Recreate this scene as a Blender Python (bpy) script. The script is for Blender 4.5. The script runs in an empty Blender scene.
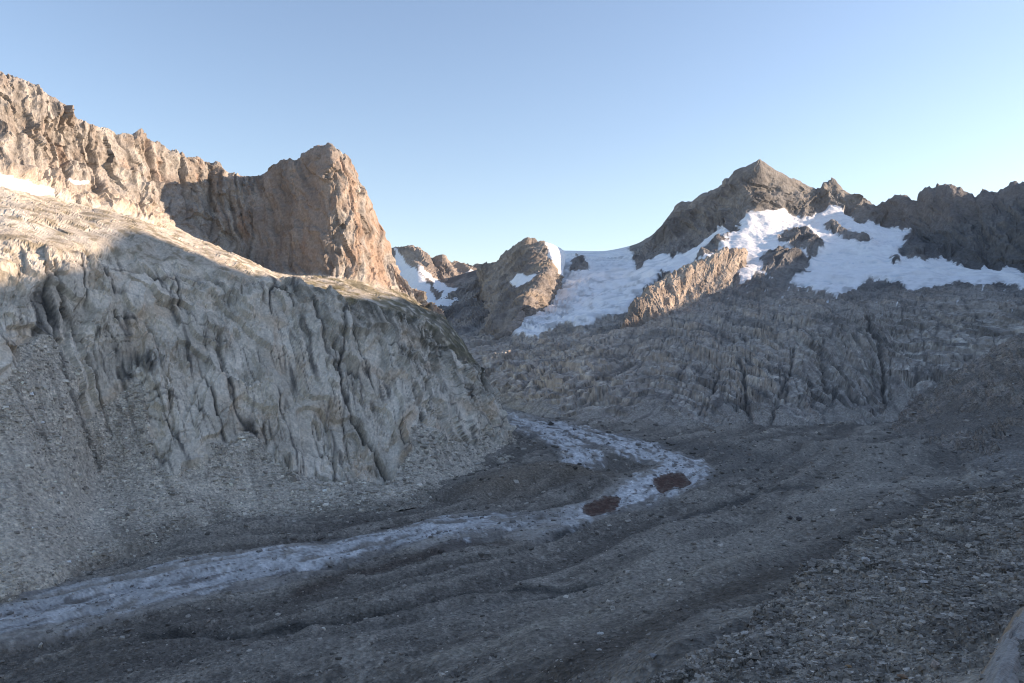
import bpy, math
import numpy as np

# ------------------------------------------------------------------ camera, sky, sun, exposure
scene = bpy.context.scene
COL = scene.collection
F = 784.0                      # focal length in picture widths of 1024
CXP, CYP = 512.0, 341.5
SUN_AZ, SUN_EL = 83.0, 16.0    # degrees right of the view direction, above the horizon

cam_d = bpy.data.cameras.new('camera')
cam_d.sensor_width = 36.0
cam_d.lens = 36.0 * F / 1024.0
cam_d.clip_start = 0.5
cam_d.clip_end = 60000.0
cam = bpy.data.objects.new('camera', cam_d)
cam.location = (0, 0, 0)
cam.rotation_euler = (math.radians(90), 0, 0)
COL.objects.link(cam)
scene.camera = cam

world = bpy.data.worlds.new('World')
scene.world = world
world.use_nodes = True
wn = world.node_tree.nodes
wl = world.node_tree.links
wn.clear()
wo = wn.new('ShaderNodeOutputWorld')
wb = wn.new('ShaderNodeBackground')
ws = wn.new('ShaderNodeTexSky')
ws.sky_type = 'NISHITA'
ws.sun_disc = False
ws.sun_elevation = math.radians(SUN_EL)
ws.sun_rotation = math.radians(SUN_AZ)      # measured clockwise from +Y
ws.altitude = 100
ws.air_density = 1.0
ws.dust_density = 0.4
ws.ozone_density = 2.0
wb.inputs['Strength'].default_value = 0.15
wl.new(ws.outputs[0], wb.inputs[0])
wl.new(wb.outputs[0], wo.inputs[0])

sun_d = bpy.data.lights.new('sun', 'SUN')
sun_d.energy = 5.0
sun_d.angle = math.radians(0.5)
sun_d.color = (1.0, 0.83, 0.64)
sun = bpy.data.objects.new('sun', sun_d)
az, el = math.radians(SUN_AZ), math.radians(SUN_EL)
SUNV = np.array([math.sin(az) * math.cos(el), math.cos(az) * math.cos(el), math.sin(el)])
from mathutils import Vector
sun.rotation_euler = Vector(SUNV).to_track_quat('Z', 'Y').to_euler()
sun.location = (2000, 0, 2500)
COL.objects.link(sun)

vs = scene.view_settings
vs.view_transform = 'Standard'
vs.look = 'None'
vs.gamma = 1.0
vs.use_curve_mapping = False
vs.exposure = 0.82
vs.use_white_balance = True
vs.white_balance_temperature = 6950
vs.white_balance_tint = 17
scene.cycles.filter_width = 1.1
scene.cycles.max_bounces = 6
scene.cycles.diffuse_bounces = 3
scene.cycles.use_denoising = True
scene.cycles.denoising_prefilter = 'ACCURATE'
scene.cycles.use_adaptive_sampling = False

rng = np.random.default_rng(11)

# ------------------------------------------------------------------ noise
_p = np.random.default_rng(5).permutation(512).astype(np.int64)
_perm = np.concatenate([_p, _p, _p])
_g = np.random.default_rng(6).normal(size=(512, 3))
_g /= np.linalg.norm(_g, axis=1)[:, None]


def noise(x, y, z):
    """gradient noise, about -1..1"""
    x, y, z = np.broadcast_arrays(np.asarray(x, float), np.asarray(y, float), np.asarray(z, float))
    xi = np.floor(x).astype(np.int64); yi = np.floor(y).astype(np.int64); zi = np.floor(z).astype(np.int64)
    xf = x - xi; yf = y - yi; zf = z - zi
    u = xf * xf * xf * (xf * (xf * 6 - 15) + 10)
    v = yf * yf * yf * (yf * (yf * 6 - 15) + 10)
    w = zf * zf * zf * (zf * (zf * 6 - 15) + 10)
    xi &= 511; yi &= 511; zi &= 511
    out = 0.0
    for dx in (0, 1):
        a = _perm[xi + dx]
        wx = u if dx else 1 - u
        for dy in (0, 1):
            b = _perm[a + yi + dy]
            wy = v if dy else 1 - v
            for dz in (0, 1):
                g = _g[_perm[b + zi + dz]]
                d = g[..., 0] * (xf - dx) + g[..., 1] * (yf - dy) + g[..., 2] * (zf - dz)
                out = out + d * wx * wy * (w if dz else 1 - w)
    return out * 1.7


def fbm(x, y, z, o=4, gain=0.5):
    s = 0.0; a = 1.0
    for k in range(o):
        f = 2.03 ** k
        s = s + a * noise(x * f + 17.1 * k, y * f + 5.3 * k, z * f - 9.7 * k)
        a *= gain
    return s


def ridged(x, y, z, o=3, gain=0.5):
    s = 0.0; a = 1.0
    for k in range(o):
        f = 2.07 ** k
        n = 1 - np.abs(noise(x * f + 31.7 * k, y * f - 8.1 * k, z * f + 3.3 * k)) * 1.6
        s = s + a * n
        a *= gain
    return s


def facets(s, w, seed, tilt=1.0):
    """flat chiselled cells: (offset of a random tilted plane per cell, distance to the cell edge)"""
    si = np.floor(s).astype(np.int64); wi = np.floor(w).astype(np.int64)
    b1 = np.full(s.shape, 9.0); b2 = np.full(s.shape, 9.0); off = np.zeros(s.shape)
    for dx in (-1, 0, 1):
        for dy in (-1, 0, 1):
            cx = si + dx; cy = wi + dy
            h = _perm[(_perm[(cx + seed * 37) & 511] + (cy & 511))]
            g = _g[h]
            px = cx + 0.5 + 0.45 * g[..., 0]; py = cy + 0.5 + 0.45 * g[..., 1]
            ex = s - px; ey = w - py
            d = np.sqrt(ex * ex + ey * ey)
            g2 = _g[_perm[h + 7]]
            o = tilt * (g2[..., 0] * ex + g2[..., 1] * ey) + 0.5 * g2[..., 2]
            near = d < b1
            b2 = np.where(near, b1, np.minimum(b2, d))
            off = np.where(near, o, off)
            b1 = np.where(near, d, b1)
    return off, b2 - b1


def sstep(a, b, x):
    t = np.clip((x - a) / (b - a), 0, 1)
    return t * t * (3 - 2 * t)


def pchip(xk, yk, x):
    """monotone cubic through knots; yk (n,...) -> (len(x),...)"""
    xk = np.asarray(xk, float); yk = np.asarray(yk, float)
    h = np.diff(xk)
    hh = h.reshape((-1,) + (1,) * (yk.ndim - 1))
    dl = np.diff(yk, axis=0) / hh
    m = np.zeros_like(yk)
    if len(xk) > 2:
        w1 = 2 * hh[1:] + hh[:-1]; w2 = hh[1:] + 2 * hh[:-1]
        with np.errstate(divide='ignore', invalid='ignore'):
            mm = (w1 + w2) / (w1 / dl[:-1] + w2 / dl[1:])
        m[1:-1] = np.where(dl[:-1] * dl[1:] > 0, mm, 0)
    m[0] = dl[0]; m[-1] = dl[-1]
    i = np.clip(np.searchsorted(xk, x, side='right') - 1, 0, len(h) - 1)
    hi = h[i].reshape((-1,) + (1,) * (yk.ndim - 1))
    t = ((x - xk[i]).reshape((-1,) + (1,) * (yk.ndim - 1))) / hi
    t = np.clip(t, 0, 1)
    return ((2 * t**3 - 3 * t**2 + 1) * yk[i] + (t**3 - 2 * t**2 + t) * hi * m[i]
            + (-2 * t**3 + 3 * t**2) * yk[i + 1] + (t**3 - t**2) * hi * m[i + 1])


def at(px, py, d):
    px = np.asarray(px, float); py = np.asarray(py, float); d = np.asarray(d, float)
    return np.stack([(px - CXP) / F * d, d + 0 * px, (CYP - py) / F * d], -1)


def loft(rows, t0, t1, step, counts, tdens=None):
    """rows of knots (t, px, py, depth), bottom to top -> grids of px, py, depth"""
    nt = int((t1 - t0) / step) + 1
    t = np.linspace(t0, t1, nt)
    R = []
    for r in rows:
        r = np.array(r, float)
        q = pchip(r[:, 0], np.stack([r[:, 1], r[:, 2], np.log(r[:, 3])], -1), t)
        q[:, 2] = np.exp(q[:, 2])
        R.append(at(q[:, 0], q[:, 1], q[:, 2]))
    R = np.array(R)                                   # rows, nt, 3
    v = np.arange(len(rows), dtype=float)
    vv = np.concatenate([np.arange(c) / c + i for i, c in enumerate(counts)] + [[len(rows) - 1.0]])
    P = pchip(v, R, vv)
    T, V = np.meshgrid(t, vv)
    return P, T, V


def proj(P):
    return CXP + P[..., 0] / P[..., 1] * F, CYP - P[..., 2] / P[..., 1] * F


def normals(P):
    du = np.gradient(P, axis=1); dv = np.gradient(P, axis=0)
    n = np.cross(du, dv)
    n /= np.linalg.norm(n, axis=-1)[..., None] + 1e-9
    return n


def arcs(P, V, v0, v1):
    """surface lengths: S along the wall (from the rows v0..v1), W up the slope"""
    du = np.linalg.norm(np.diff(P, axis=1), axis=-1)
    rows = (V[:, 0] >= v0) & (V[:, 0] <= v1)
    S = np.concatenate([[0], np.cumsum(du[rows].mean(0))])
    dv = np.linalg.norm(np.diff(P, axis=0), axis=-1)
    W = np.concatenate([np.zeros((1, P.shape[1])), np.cumsum(dv, axis=0)])
    return np.broadcast_to(S, W.shape).copy(), blur(W, 12, 2)


def slabs(n, k):
    """flat sheets with sharp steps between them, as where granite flakes off"""
    q = n * k
    f = np.floor(q)
    return (f + sstep(0.90, 1.0, q - f)) / k


def blur(m, k=2, it=2):
    m = m.astype(float)
    for _ in range(it):
        for ax in (0, 1):
            p = np.pad(m, [(k, k) if a == ax else (0, 0) for a in (0, 1)], mode='edge')
            c = np.cumsum(p, axis=ax)
            z = np.zeros_like(np.take(c, [0], axis=ax))
            c = np.concatenate([z, c], axis=ax)
            n = m.shape[ax]
            m = (np.take(c, np.arange(2 * k + 1, 2 * k + 1 + n), axis=ax) - np.take(c, np.arange(n), axis=ax)) / (2 * k + 1)
    return m


def inpoly(x, y, poly):
    c = np.zeros(x.shape, bool)
    n = len(poly)
    for i in range(n):
        x1, y1 = poly[i]; x2, y2 = poly[i - 1]
        if y1 == y2:
            continue
        k = ((y1 > y) != (y2 > y)) & (x < (x2 - x1) * (y - y1) / (y2 - y1) + x1)
        c ^= k
    return c


def dist_line(x, y, pts):
    """distance to a polyline and the running length at the nearest point"""
    best = np.full(x.shape, 1e9); run = np.zeros(x.shape); L = 0.0
    for (x1, y1), (x2, y2) in zip(pts[:-1], pts[1:]):
        dx, dy = x2 - x1, y2 - y1
        l2 = dx * dx + dy * dy
        t = np.clip(((x - x1) * dx + (y - y1) * dy) / l2, 0, 1)
        d = np.hypot(x - x1 - t * dx, y - y1 - t * dy)
        k = d < best
        best = np.where(k, d, best); run = np.where(k, L + t * math.sqrt(l2), run)
        L += math.sqrt(l2)
    return best, run


# ------------------------------------------------------------------ materials
def material(name, scale, contrast=0.5, bump=0.5, bump_dist=1.0, rough=0.9, stretch=(1, 1, 1), spec=0.25):
    m = bpy.data.materials.new(name)
    m.use_nodes = True
    nt = m.node_tree; N = nt.nodes; L = nt.links
    b = N['Principled BSDF']
    b.inputs['Roughness'].default_value = rough
    b.inputs['Specular IOR Level'].default_value = spec
    a = N.new('ShaderNodeAttribute'); a.attribute_name = 'tint'
    tc = N.new('ShaderNodeTexCoord')
    mp = N.new('ShaderNodeMapping'); mp.inputs['Scale'].default_value = stretch
    L.new(tc.outputs['Object'], mp.inputs[0])
    n1 = N.new('ShaderNodeTexNoise'); n1.inputs['Scale'].default_value = scale
    n1.inputs['Detail'].default_value = 6; n1.inputs['Roughness'].default_value = 0.62
    L.new(mp.outputs[0], n1.inputs[0])
    n2 = N.new('ShaderNodeTexVoronoi'); n2.inputs['Scale'].default_value = scale * 1.7
    L.new(mp.outputs[0], n2.inputs[0])
    mr = N.new('ShaderNodeMapRange')
    mr.inputs[1].default_value = 0.25; mr.inputs[2].default_value = 0.75
    mr.inputs[3].default_value = 1 - contrast; mr.inputs[4].default_value = 1 + contrast
    L.new(n1.outputs[0], mr.inputs[0])
    sep = N.new('ShaderNodeSeparateColor'); L.new(n2.outputs['Color'], sep.inputs[0])
    mr2 = N.new('ShaderNodeMapRange')
    mr2.inputs[3].default_value = 1 - contrast * 0.5; mr2.inputs[4].default_value = 1 + contrast * 0.5
    L.new(sep.outputs[0], mr2.inputs[0])
    mul = N.new('ShaderNodeMath'); mul.operation = 'MULTIPLY'
    L.new(mr.outputs[0], mul.inputs[0]); L.new(mr2.outputs[0], mul.inputs[1])
    vm = N.new('ShaderNodeVectorMath'); vm.operation = 'SCALE'
    L.new(a.outputs['Color'], vm.inputs[0]); L.new(mul.outputs[0], vm.inputs['Scale'])
    L.new(vm.outputs[0], b.inputs['Base Color'])
    bp = N.new('ShaderNodeBump'); bp.inputs['Strength'].default_value = bump
    bp.inputs['Distance'].default_value = bump_dist
    ad = N.new('ShaderNodeMath'); ad.operation = 'ADD'
    L.new(n1.outputs[0], ad.inputs[0]); L.new(n2.outputs['Distance'], ad.inputs[1])
    L.new(ad.outputs[0], bp.inputs['Height'])
    L.new(bp.outputs[0], b.inputs['Normal'])
    return m


M_CLIFF = material('granite_rock', 0.22, 0.22, 0.5, 0.9, 0.88, (1, 1, 0.7))
M_FAR = material('schist_rock', 0.07, 0.30, 0.6, 2.2, 0.9, (1, 1, 0.7))
M_SCREE = material('scree_rubble', 0.22, 0.45, 0.8, 2.5, 0.95)
M_MORAINE = material('moraine_rubble', 0.30, 0.45, 0.8, 2.0, 0.95)
M_NEAR = material('near_rubble', 0.9, 0.45, 0.8, 0.6, 0.95)
M_SNOW = material('snow', 0.03, 0.06, 0.35, 6.0, 0.6)
M_ICE = material('glacier_ice', 0.20, 0.22, 0.6, 2.5, 0.7)
M_STONE = material('stone', 1.2, 0.25, 0.5, 0.3, 0.92)


# ------------------------------------------------------------------ meshes
def mesh_from(name, co, faces, tint, mat, smooth=False):
    me = bpy.data.meshes.new(name)
    k = faces.shape[1]
    me.vertices.add(len(co)); me.loops.add(faces.size); me.polygons.add(len(faces))
    me.vertices.foreach_set('co', np.ascontiguousarray(co, dtype=np.float32).ravel())
    me.loops.foreach_set('vertex_index', np.ascontiguousarray(faces, dtype=np.int32).ravel())
    me.polygons.foreach_set('loop_start', np.arange(0, faces.size, k, dtype=np.int32))
    me.polygons.foreach_set('use_smooth', np.full(len(faces), smooth, dtype=bool))
    at_ = me.attributes.new('tint', 'FLOAT_COLOR', 'POINT')
    c = np.ones((len(co), 4), np.float32); c[:, :3] = np.clip(tint, 0.005, 0.95)
    at_.data.foreach_set('color', c.ravel())
    me.materials.append(mat)
    me.update(calc_edges=True)
    return me


def link(name, me, label=None, cat=None, kind=None, group=None, parent=None, loc=(0, 0, 0)):
    o = bpy.data.objects.new(name, me)
    o.location = loc
    COL.objects.link(o)
    if parent: o.parent = parent
    if label: o['label'] = label
    if cat: o['category'] = cat
    if kind: o['kind'] = kind
    if group: o['group'] = group
    return o


def emit(P, tint, zone, specs):
    """split one displaced grid into one object per zone"""
    nv, nu = P.shape[:2]
    idx = np.arange(nv * nu).reshape(nv, nu)
    q = np.stack([idx[:-1, :-1], idx[:-1, 1:], idx[1:, 1:], idx[1:, :-1]], -1).reshape(-1, 4)
    zq = zone[:-1, :-1].reshape(-1)
    co = P.reshape(-1, 3); tn = tint.reshape(-1, 3)
    out = {}
    for z, (name, label, cat, mat, smooth) in specs.items():
        f = q[zq == z]
        if not len(f):
            continue
        u, inv = np.unique(f, return_inverse=True)
        me = mesh_from(name, co[u], inv.reshape(-1, 4), tn[u], mat, smooth)
        out[z] = link(name, me, label, cat, 'structure')
    return out


def rgb(*c):
    return np.array(c, float)


def mix(a, b, w):
    return a + (b - a) * w[..., None]


SURF = {}

# ------------------------------------------------------------------ left mountain: scree, slab cliff, sunlit bench, ridge, tower
def left_mountain():
    rows = [
        [(-150, -150, 720, 560), (0, 0, 640, 640), (130, 130, 575, 800), (250, 250, 545, 900), (400, 400, 512, 1000), (480, 500, 485, 1200), (520, 530, 470, 1380), (560, 540, 460, 1700)],
        [(-150, -150, 660, 590), (0, 0, 600, 668), (130, 130, 545, 826), (250, 250, 522, 944), (400, 400, 497, 1040), (480, 490, 468, 1300), (520, 520, 452, 1450), (560, 522, 445, 1800)],
        [(-150, -150, 450, 780), (0, 0, 432, 850), (60, 60, 455, 900), (100, 100, 468, 975), (180, 180, 462, 1010), (250, 250, 462, 1070), (330, 330, 466, 1110), (385, 385, 474, 1130), (420, 415, 455, 1200), (450, 450, 440, 1330), (480, 485, 437, 1470), (505, 506, 437, 1560), (530, 509, 433, 1640), (560, 505, 432, 1900)],
        [(-150, -150, 350, 850), (0, 0, 345, 920), (100, 100, 352, 1060), (200, 200, 370, 1130), (300, 300, 385, 1210), (400, 400, 392, 1330), (460, 455, 395, 1470), (505, 494, 412, 1590), (530, 498, 410, 1680), (560, 494, 410, 1950)],
        [(-150, -150, 265, 950), (0, 0, 268, 1000), (100, 100, 258, 1150), (200, 200, 276, 1290), (250, 250, 280, 1370), (330, 330, 296, 1460), (400, 400, 312, 1560), (450, 440, 338, 1640), (490, 465, 365, 1690), (530, 476, 368, 1780), (560, 474, 370, 2000)],
        [(-150, -150, 215, 1100), (0, 0, 222, 1150), (100, 100, 218, 1350), (200, 200, 243, 1520), (300, 300, 280, 1610), (360, 360, 292, 1640), (400, 400, 300, 1700), (450, 430, 318, 1760), (490, 448, 328, 1800), (530, 458, 336, 1880), (560, 455, 345, 2050)],
        [(-150, -150, 165, 1250), (0, 0, 180, 1350), (60, 60, 194, 1460), (150, 150, 218, 1660), (200, 200, 238, 1800), (240, 240, 262, 1850), (280, 280, 272, 1810), (325, 328, 276, 1755), (360, 362, 280, 1790), (400, 398, 288, 1920), (450, 420, 302, 1940), (490, 432, 310, 1910), (530, 440, 316, 1960), (560, 436, 330, 2100)],
        [(-150, -150, 120, 1310), (0, 0, 125, 1405), (60, 60, 152, 1520), (150, 150, 180, 1730), (200, 200, 200, 1870), (250, 250, 215, 1905), (300, 300, 205, 1850), (325, 330, 205, 1775), (345, 352, 215, 1810), (400, 388, 262, 1955), (450, 410, 292, 1970), (490, 420, 302, 1940), (530, 428, 310, 1990), (560, 424, 325, 2120)],
        [(-150, -150, 20, 1350), (-60, -60, 60, 1420), (0, 0, 76, 1450), (15, 15, 80, 1465), (30, 30, 87, 1490), (45, 45, 95, 1510), (60, 60, 108, 1530), (75, 75, 120, 1560), (95, 95, 128, 1600), (140, 140, 139, 1750), (180, 180, 155, 1850), (215, 215, 165, 1920), (240, 240, 178, 1950), (258, 258, 177, 1945), (272, 272, 168, 1925), (285, 285, 160, 1910), (293, 293, 160, 1900), (303, 303, 156, 1885), (315, 315, 150, 1850), (325, 327, 148, 1820), (335, 338, 151, 1830), (345, 348, 159, 1850), (355, 357, 172, 1890), (368, 368, 198, 1930), (385, 384, 236, 1985), (400, 395, 264, 2010), (420, 402, 284, 2010), (450, 412, 292, 1990), (490, 424, 302, 2010), (530, 430, 308, 2050), (560, 426, 322, 2200)],
        [(-150, -150, 30, 1700), (0, 0, 90, 1800), (200, 200, 180, 2200), (325, 327, 190, 2150), (400, 385, 290, 2250), (560, 415, 330, 2400)],
    ]
    P, T, V = loft(rows, -150, 560, 1.15, [16, 45, 66, 66, 40, 30, 50, 62, 14])
    N = normals(P)
    if N[20:200, :300, 1].mean() > 0: N = -N
    x, y, z = P[..., 0], P[..., 1], P[..., 2]
    s = 0.72 * x + 0.70 * y
    PX, PY = proj(P)
    wob = fbm(s / 60, z / 60, 0 * s + 3.1, 3)
    # material of the ground: 1 scree where the foot of the wall is buried, rock above
    fan = 1.15 * np.exp(-((T - 35) / 62) ** 2) + 0.75 * np.exp(-((T - 135) / 22) ** 2) + 0.55 * np.exp(-((T - 425) / 16) ** 2) + 0.35 * np.exp(-((T - 240) / 30) ** 2)
    vb0 = V + 0.30 * wob + 0.22 * noise(s / 140, z * 0, 7.7 + 0 * s)
    vb = vb0 - fan * sstep(3.6, 3.0, V)
    cliff = sstep(1.78, 1.98, vb)
    benchw = sstep(4.0, 4.35, vb0) * (1 - sstep(5.75, 6.0, V + 0.12 * wob))
    upper = sstep(5.75, 6.05, V + 0.12 * wob) * sstep(0, 1, (560 - T) / 30)
    wall = cliff * (1 - sstep(4.0, 4.5, vb0))
    # fine rock relief: buttresses, flaked flat slabs, long straight cracks, a few ledges
    o = 0 * s
    S, W = arcs(P, V, 2.0, 4.0)
    sk = S + 0.20 * W + 6 * fbm(S / 90, W / 120, o, 3)
    big = fbm(sk / 210, W / 600, o + 1.2, 3)
    rel = fbm(sk / 70, W / 150, o + 2.7, 2)
    rel2 = fbm(sk / 28, W / 60, o + 12.7, 2)
    f1, e1 = facets(sk / 40, W / 70, 1, 1.0)
    f2, e2 = facets(sk / 13, W / 22, 2, 1.1)
    f3, e3 = facets(sk / 5.5, W / 10, 3, 1.1)
    m1 = sstep(-0.2, 0.25, noise(S / 130, W / 120, o + 2.2)); m2 = sstep(-0.1, 0.4, noise(S / 70, W / 90, o + 8.2))
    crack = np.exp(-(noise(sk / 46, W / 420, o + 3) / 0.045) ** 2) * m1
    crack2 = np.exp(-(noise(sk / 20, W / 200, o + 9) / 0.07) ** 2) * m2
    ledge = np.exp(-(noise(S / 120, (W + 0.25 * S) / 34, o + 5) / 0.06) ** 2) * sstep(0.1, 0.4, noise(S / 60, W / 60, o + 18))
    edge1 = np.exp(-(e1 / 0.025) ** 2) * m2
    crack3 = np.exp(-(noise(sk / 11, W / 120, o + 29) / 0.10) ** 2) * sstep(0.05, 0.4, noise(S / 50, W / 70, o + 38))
    rough = sstep(-0.2, 0.25, fbm(S / 80, W / 90, o + 33, 3))
    dw = 16 * big + 20 * slabs(rel, 2.4) + 8 * slabs(rel2, 2.6) * (0.3 + 0.7 * rough) + 9 * f1 * m1 + 3.8 * f2 * (0.35 + 0.65 * rough) + 1.5 * f3 * rough \
        - 3.2 * crack - 1.6 * crack2 - 0.9 * crack3 - 1.6 * ledge - 3 * edge1 + 0.35 * fbm(S / 6, W / 8, o, 3)
    g1 = ridged(sk / 30, W / 400, o + 4.4, 3, 0.55) - 1.0
    # the gullies that cut the slabs and run out on the scree at far left
    gul = 0
    for pts, wpx, dep in (([(46, 262), (56, 320), (62, 365), (78, 415), (100, 468)], 1.9, 8),
                          ([(52, 262), (66, 300), (82, 345), (98, 395), (112, 440)], 1.6, 6),
                          ([(8, 380), (24, 405), (50, 440)], 2.0, 5), ([(150, 320), (170, 400), (176, 440)], 2.0, 4),
                          ([(312, 300), (330, 350), (352, 405), (392, 472)], 1.7, 7),
                          ([(120, 365), (135, 430), (140, 450)], 2, 4), ([(220, 330), (232, 400)], 2.2, 6)):
        d, run = dist_line(PX + 2.2 * noise(PX / 9, PY / 9, 0), PY, pts)
        gul = gul + dep * np.exp(-(d / wpx) ** 2)
    # bench: gentle humps and ledges
    fb, eb = facets(s / 38, (y * .7 + z) / 38, 5, 0.9)
    db = 7 * fbm(x / 150, y / 150, z / 150, 3) + 2.5 * fb + 1.2 * fbm(x / 20, y / 20, z / 20, 3)
    db = db + 5 * slabs(np.clip(fbm(x / 70, y / 70, z / 70 + 5, 3), 0, 1), 3)
    # upper wall and tower: closely set ribs
    su = S + 0.10 * z + 7 * fbm(S / 70, z / 70, 0 * s + 5, 3)
    u1 = ridged(su / 85, z / 300, 0 * s + 14.4, 3, 0.6) - 1.0
    u2 = ridged(su / 26, z / 90, 0 * s + 2.1, 3, 0.6) - 1.0
    tower = sstep(235, 262, T) * sstep(440, 405, T)
    zt = z / (1 + 0.8 * tower)
    h1, j1 = facets(su / 34, zt / 70, 11, 1.1)
    h2, j2 = facets(su / 13, zt / 24, 12, 1.1)
    u3 = ridged(su / 14, z / 190, 0 * s + 7.1, 3, 0.6) - 1.0
    chim = np.exp(-(noise(su / 40, z / 420, 0 * s + 61) / 0.07) ** 2)
    du = (15 - 7 * tower) * u1 + (7 - 1 * tower) * u2 + (11 - 3 * tower) * h1 + (5 + 0.5 * tower) * h2 + 2 * tower * u3 - 6 * chim + 3.5 * fbm(x / 16, y / 16, z / 16, 3)
    du = du * (1 - 0.25 * tower)
    ds = 3.5 * fbm(x / 70, y / 70, z / 70, 3) + 0.7 * fbm(x / 9, y / 9, z / 9, 3) + 3.2 * g1 * sstep(1.3, 2.0, V) + 14 * big * sstep(1.5, 2.3, V)
    edge = sstep(545, 500, T)
    lo = 1 - cliff
    mid = cliff - np.clip(wall, 0, 1)
    disp = ds * lo + dw * wall + mid * (db * (1 - upper) + du * upper) - gul * (0.35 + 0.65 * wall) * (V < 4.4)
    wx = PX + 3 * noise(PX / 14, PY / 8, 5); wy = PY + 1.5 * noise(PX / 14, PY / 8, 15)
    snow = inpoly(wx, wy, [(-150, 150), (-40, 164), (0, 172), (22, 179), (50, 188), (56, 194), (40, 194), (20, 189), (0, 185), (-60, 176), (-150, 165)])
    snow |= inpoly(wx, wy, [(68, 179), (90, 181), (88, 184), (70, 182)])
    snow &= V > 4.5
    swl = np.clip(2 * blur(snow, 4, 2), 0, 1)
    disp = disp * (1 - 0.95 * swl) - 3 * swl
    disp *= np.where(V > 8.05, 0.4, 1.0)
    # keep the corner outline where it is
    P2 = P + N * disp[..., None]
    crest = np.exp(-((V - 8) / 0.25) ** 2)
    P2[..., 2] += crest * (5.5 * np.abs(noise(s / 13, y / 13, 0)) + 5 * noise(s / 34, y / 34, 0) + 2.5 * noise(s / 6, y / 6, 3))
    # ---- colours
    sh = P.shape[:2]
    scr = rgb(.52, .475, .41); slab = rgb(.56, .515, .445); pale = rgb(.72, .67, .59); ochre = rgb(.54, .43, .32)
    dark = rgb(.075, .073, .07); grass = rgb(.15, .125, .05); brown = rgb(.27, .228, .19); rust = rgb(.36, .225, .15)
    c = np.broadcast_to(slab, sh + (3,)).copy()
    n_l = fbm(s / 110, W / 110, y / 110 + 2, 4)
    c = mix(c, pale, np.clip(0.4 + 1.1 * fbm(sk / 60, W / 130, o + 8, 2), 0, 1) * 0.85)
    c = mix(c, rgb(.42, .385, .33), 0.8 * sstep(0.05, 0.6, fbm(sk / 70, W / 90, o + 28, 4)))
    c = mix(c, ochre, 0.6 * sstep(0.15, 0.7, fbm(S / 75, W / 75, o + 20, 4)))
    # dark water streaks down the slabs and lichen under the brow at the right end
    st = sstep(0.22, 0.6, fbm(sk / 10, W / 210, o + 40, 4)) * sstep(-0.05, 0.4, noise(sk / 80, W / 110, o + 12))
    c = mix(c, dark, 0.80 * st * wall)
    c = mix(c, dark, 0.95 * np.clip(crack + 0.8 * crack2 + 0.6 * crack3 + 0.7 * ledge + 0.5 * edge1, 0, 1) * wall)  # cracks and ledges: staining plus the shade inside them, painted in
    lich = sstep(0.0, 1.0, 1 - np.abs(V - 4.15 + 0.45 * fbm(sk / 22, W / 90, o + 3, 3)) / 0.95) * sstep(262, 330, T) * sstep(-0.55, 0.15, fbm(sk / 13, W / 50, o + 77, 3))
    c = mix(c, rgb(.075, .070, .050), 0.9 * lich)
    # bench: pale slabs, debris, dry grass at the right
    bc = np.broadcast_to(rgb(.48, .425, .35), sh + (3,)).copy()
    bc = mix(bc, rgb(.62, .56, .47), sstep(-0.2, 0.5, n_l))
    bc = mix(bc, rgb(.22, .185, .12), 0.75 * sstep(0.05, 0.45, fbm(x / 26, y / 26, z / 26 + 9, 4)))
    gr = sstep(250, 330, T) * sstep(-0.25, 0.25, fbm(x / 40, y / 40, z / 40, 4)) * 0.8 + 0.3 * sstep(0.2, 0.6, fbm(x / 25, y / 25, z / 25 + 31, 4))
    bc = mix(bc, grass, np.clip(0.85 * gr, 0, 0.8))
    bc = mix(bc, rgb(.09, .085, .06), 0.75 * sstep(370, 420, T) * sstep(-0.5, 0.2, fbm(x / 20, y / 20, z / 20, 4)))
    c = mix(c, bc, np.clip(benchw, 0, 1))
    uc = np.broadcast_to(rgb(.34, .31, .275), sh + (3,)).copy()
    uc = mix(uc, brown, sstep(-0.2, 0.5, fbm(su / 40, z / 60, o + 6, 4)))
    uc = mix(uc, rust, 0.45 * sstep(0.2, 0.8, fbm(su / 30, z / 80, o + 16, 4)))
    uc = mix(uc, rgb(.46, .425, .375), 0.75 * sstep(0.1, 0.6, fbm(su / 16, z / 100, o + 26, 4)))
    uc = mix(uc, rgb(.10, .088, .078), 0.75 * np.clip(sstep(0.2, 0.7, fbm(su / 9, z / 110, o + 36, 3)) + 0.6 * chim, 0, 1))
    uc = mix(uc, rgb(.21, .185, .165), 0.55 * tower * sstep(338, 318, T))  # tower's left face: its shade painted in as a darker, greyer tone
    # pale debris at the foot of the upper wall, and the grey debris fan below the gap
    uc = mix(uc, rgb(.42, .27, .18), 0.55 * tower * sstep(318, 340, T) * sstep(-0.2, 0.4, fbm(su / 26, z / 120, o + 46, 4)))  # rust on the tower's right face only, with its golden sunlight painted in
    uc = mix(uc, rgb(.52, .44, .36), 0.7 * sstep(6.5, 6.05, V + 0.2 * wob) * (T < 240))
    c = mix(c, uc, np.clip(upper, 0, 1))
    sc = np.broadcast_to(scr, sh + (3,)).copy()
    sc = mix(sc, rgb(.64, .59, .51), 0.8 * sstep(0, 0.6, fbm(x / 45, y / 45, z / 20, 4)))
    sc = mix(sc, rgb(.33, .30, .26), 0.7 * sstep(0.2, 0.6, fbm(sk / 12, z / 120, o + 60, 4)) * sstep(1.0, 1.6, V))
    sc = mix(sc, rgb(.20, .183, .158), 0.8 * sstep(1.35, 0.7, V + 0.5 * wob))
    c = mix(c, sc, lo)
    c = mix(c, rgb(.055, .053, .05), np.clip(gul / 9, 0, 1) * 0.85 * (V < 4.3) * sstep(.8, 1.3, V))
    c *= (1 + 0.16 * fbm(s / 4, z / 5, y / 4, 2))[..., None]
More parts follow.
